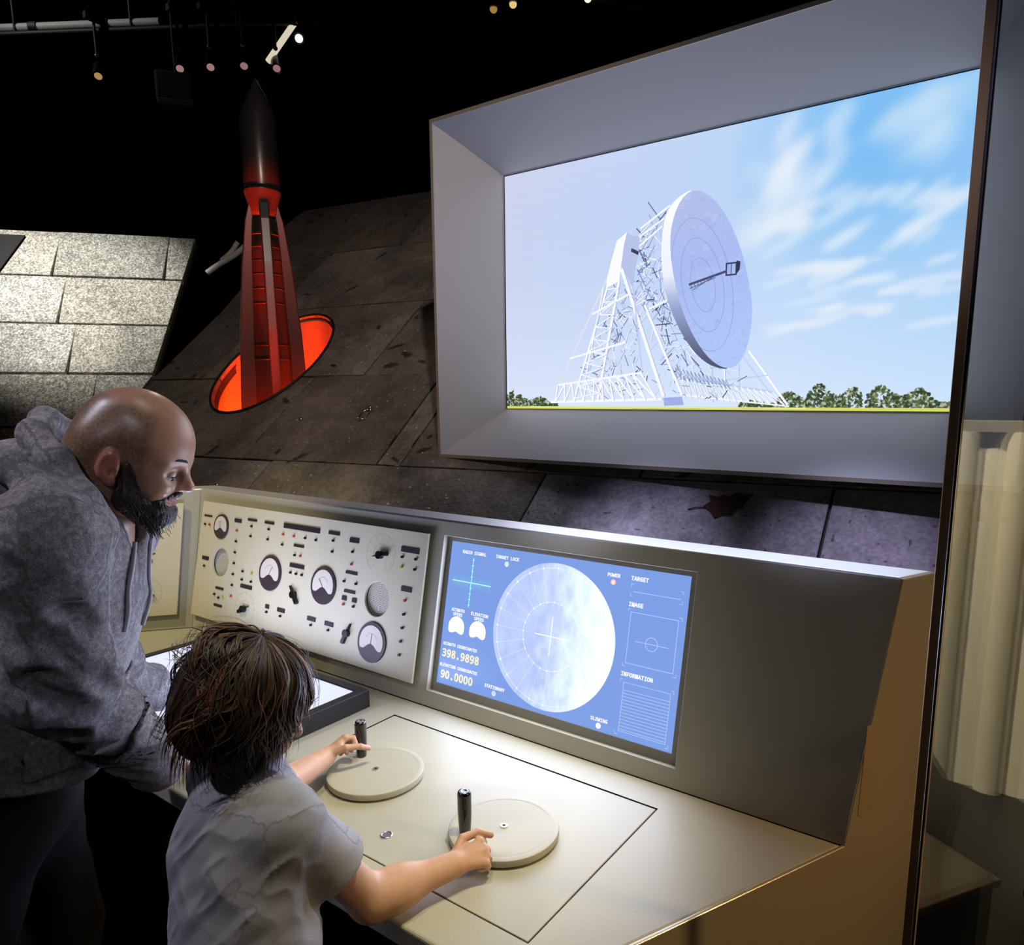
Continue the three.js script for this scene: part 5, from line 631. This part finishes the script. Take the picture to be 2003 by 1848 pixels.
  const tee = (x, y, z) => {
    let d = tor(x, y, z) - 0.011; { const p = x * 0.6 + y * 0.8, q = x * 0.8 - y * 0.6; d -= 0.005 * folds(p, q, z, 12, 5, 6, 6) + 0.0042 * folds(p * 0.9 + z * 0.5, q, z, 24, 8, 12, 9) + 0.0022 * folds(q, p, z, 44, 17, 22, 4); } d = smin(d, cap(x, y, z, NB, add(NB, [0, 0.012, 0]), 0.056, 0.052), 0.03); d = smin(d, sleeve(x, y, z, SR, armD, 0.125), 0.018); d = smin(d, sleeve(x, y, z, SL, armL, 0.12), 0.035);
    d = smax(d, -cap(x, y, z, add(NB, [0, 0.004, 0]), L2W(-0.03, -0.03, 0), 0.046, 0.05), 0.006); return smax(d, 0.46 - y, 0.008);
  };
  put('t_shirt', net(tee, [-1.34, 0.44, -0.86], [-0.76, 1.02, -0.34], 0.0048), phys(0x9b9ba6, 0.9, { bumpMap: knit, bumpScale: 0.0004, sheen: 0.2, sheenColor: new THREE.Color(0xcfd0dc) }), t);
  put('shorts', net((x, y, z) => Math.max(smin(tor(x, y, z) - 0.008, legs(x, y, z) - 0.02, 0.05), y - 0.475, 0.27 - y), [-1.1, 0.25, -0.68], [-0.72, 0.5, -0.32], 0.012), std(0x0e1016, 0.9), t);
  for (const s of [1, -1]) { const m = put('shoe', new RoundedBoxGeometry(0.07, 0.06, 0.18, 4, 0.025), std(0x111114, 0.7), t, [PE[0] + 0.055 * s - 0.015, 0.03, PE[2] + 0.01]); m.rotation.y = 0.15; }
  const eyeM = phys(0xd8d4d0, 0.1); for (const s of [1, -1]) { put('eye', new THREE.SphereGeometry(0.0115, 18, 12), eyeM, t, L2W(0.074, 0.0, s * 0.028)); put('eyebrow', tube([L2W(0.088, 0.018, s * 0.014), L2W(0.086, 0.022, s * 0.028), L2W(0.074, 0.018, s * 0.044)], 0.0018, 10, 5), std(0x2a1a10, 0.8), t); }
  // hair: a full mass close to the skull, and locks that run from the crown over it
  const HCn = L2W(-0.022, 0.012, -0.004), RX = [0.112, 0.108, 0.108];
  const mass = (a, b, c) => { let d = ell(a, b, c, [-0.018, 0.024, 0], [0.098, 0.088, 0.088]); d = smin(d, ell(a, b, c, [-0.042, -0.038, 0], [0.062, 0.064, 0.084]), 0.05); d = smax(d, -ell(a, b, c, [0.085, -0.045, 0], [0.055, 0.075, 0.066]), 0.02); return d; };
  const fH = (x, y, z) => { const [a, b, c] = loc(x, y, z), th = Math.atan2(c, -a - 0.02); return mass(a, b, c) - 0.004 * noise3(th * 9, b * 14, 3) - 0.0025 * noise3(th * 24, b * 22, 7); };
  const hc2 = L2W(-0.02, -0.01, 0); const massG = net(fH, add(hc2, [-0.15, -0.16, -0.15]), add(hc2, [0.15, 0.16, 0.15]), 0.0036, (x, y, z) => { const [a, b, c] = loc(x, y, z), th = Math.atan2(c, -a - 0.02), n = noise3(th * 20, b * 12, 2); return [0.026, 0.013, 0.007].map((v) => v * (1 + 0.6 * n)); });
  const pos = [], nor = [], col = [], idx = [], uvs = [];
  const crown = nrm([-0.1, 1, 0.06]), cx1 = nrm(crs([0, 0, 1], crown)), cz1 = crs(crown, cx1);
  function lock(phi, th0, th1, lift, rad, tone, curl, flip, wave) {
    const n = 18, P = []; let ph = phi;
    for (let i = 0; i <= n; i++) {
      const k = i / n, th = th0 + (th1 - th0) * k; ph = phi + curl * k * k + wave * Math.sin(k * 9 + phi * 3) * k; const dir = add(add(crown.map((v) => v * Math.cos(th)), cx1, Math.sin(th) * Math.cos(ph)), cz1, Math.sin(th) * Math.sin(ph));
      // march from outside onto the hair mass
      let r = 0.2; for (let q = 0; q < 30; q++) { const d = mass(-0.018 + dir[0] * r, 0.0 + dir[1] * r, dir[2] * r); if (d < 0.0008) break; r -= d * 0.8; }
      const rr2 = r + lift * (0.25 + 0.75 * Math.sin(Math.min(1, k * 1.15) * Math.PI * 0.75)) + flip * Math.pow(k, 6); let p = L2W(-0.018 + dir[0] * rr2, dir[1] * rr2, dir[2] * rr2); if (k > 0.7) p = add(p, [0, -0.062 * (k - 0.7) / 0.3 * (0.35 + 0.65 * Math.abs(Math.sin(phi * 5))), 0]); P.push(V3(...p));
    }
    const b0 = pos.length / 3, ctr = V3(...L2W(-0.018, 0, 0));
    for (let i = 0; i <= n; i++) { const T = P[Math.min(n, i + 1)].clone().sub(P[Math.max(0, i - 1)]).normalize(), out = P[i].clone().sub(ctr).normalize(), S = T.clone().cross(out).normalize(), N = S.clone().cross(T), k = i / n, w = rad * Math.pow(Math.sin(Math.min(1, 0.12 + k * 0.9) * Math.PI), 0.6), h = w * 0.35; for (let j = 0; j < 5; j++) { const a = j / 5 * 2 * Math.PI, c = Math.cos(a), s = Math.sin(a); pos.push(P[i].x + S.x * c * w + N.x * s * h, P[i].y + S.y * c * w + N.y * s * h, P[i].z + S.z * c * w + N.z * s * h); const nn = S.clone().multiplyScalar(c * 0.5).addScaledVector(N, s).normalize(); nor.push(nn.x, nn.y, nn.z); uvs.push(j / 5, k); col.push(tone[0], tone[1], tone[2]); } }
    for (let i = 0; i < n; i++) for (let j = 0; j < 5; j++) { const a = b0 + i * 5 + j, b = b0 + i * 5 + (j + 1) % 5; idx.push(a, a + 5, b, b, a + 5, b + 5); }
  }
  const tones = [[0.042, 0.021, 0.01], [0.062, 0.031, 0.014], [0.13, 0.066, 0.027], [0.03, 0.015, 0.008], [0.21, 0.105, 0.04], [0.05, 0.025, 0.013]];
  for (let i = 0; i < 170; i++) { // clumps of strands; phi = 0 points forwards
    const phi = rr(-Math.PI, Math.PI), front = Math.abs(phi) < 0.8, side = Math.abs(phi) < 1.45, th0 = rr(0.03, front ? 0.35 : 0.9), th1 = front ? rr(0.8, 1.1) : side ? rr(1.6, 2.2) : rr(1.8, 2.55), lift = rr(0.001, 0.017), tone = tones[rnd() < 0.6 ? [0, 1, 3, 5][(rnd() * 4) | 0] : [1, 2, 4][(rnd() * 3) | 0]], curl = rr(-0.5, 0.6), flip = rr(-0.02, 0.02), wave = rr(0.08, 0.34), n = 6 + (rnd() * 8 | 0);
    for (let q = 0; q < n; q++) lock(phi + rr(-0.07, 0.07), th0 + rr(0, 0.12), th1 + rr(-0.1, 0.1), lift + rr(-0.002, 0.003), rr(0.0009, 0.0024), tone.map((v) => v * rr(0.7, 1.25)), curl + rr(-0.08, 0.08), flip + rr(-0.006, 0.006), wave);
  }
  for (let i = 0; i < 420; i++) { const phi = rr(-Math.PI, Math.PI), front = Math.abs(phi) < 0.8; lock(phi, rr(0.02, 0.8), front ? rr(0.8, 1.1) : rr(1.6, 2.3), rr(0, 0.006), rr(0.0015, 0.0036), tones[[0, 1, 3, 5][(rnd() * 4) | 0]], rr(-0.3, 0.4), rr(-0.01, 0.02), rr(0, 0.12)); }
  for (let i = 0; i < 160; i++) { const phi = rr(-Math.PI, Math.PI); lock(phi, rr(0.2, 1.3), Math.abs(phi) < 0.8 ? 1.15 : rr(1.9, 2.5), rr(0.012, 0.034), rr(0.0004, 0.0009), tones[(rnd() * 6) | 0], rr(-0.7, 0.8), rr(-0.01, 0.03), rr(0.05, 0.3)); }
  const lg = new THREE.BufferGeometry(); lg.setAttribute('position', new THREE.Float32BufferAttribute(pos, 3)); lg.setAttribute('normal', new THREE.Float32BufferAttribute(nor, 3)); lg.setAttribute('uv', new THREE.Float32BufferAttribute(uvs, 2)); lg.setAttribute('color', new THREE.Float32BufferAttribute(col, 3)); lg.setIndex(idx);
  put('hair', mergeC([massG, lg]), std(0xffffff, 0.43, { vertexColors: true }), t);
}

renderer.render(scene, camera);
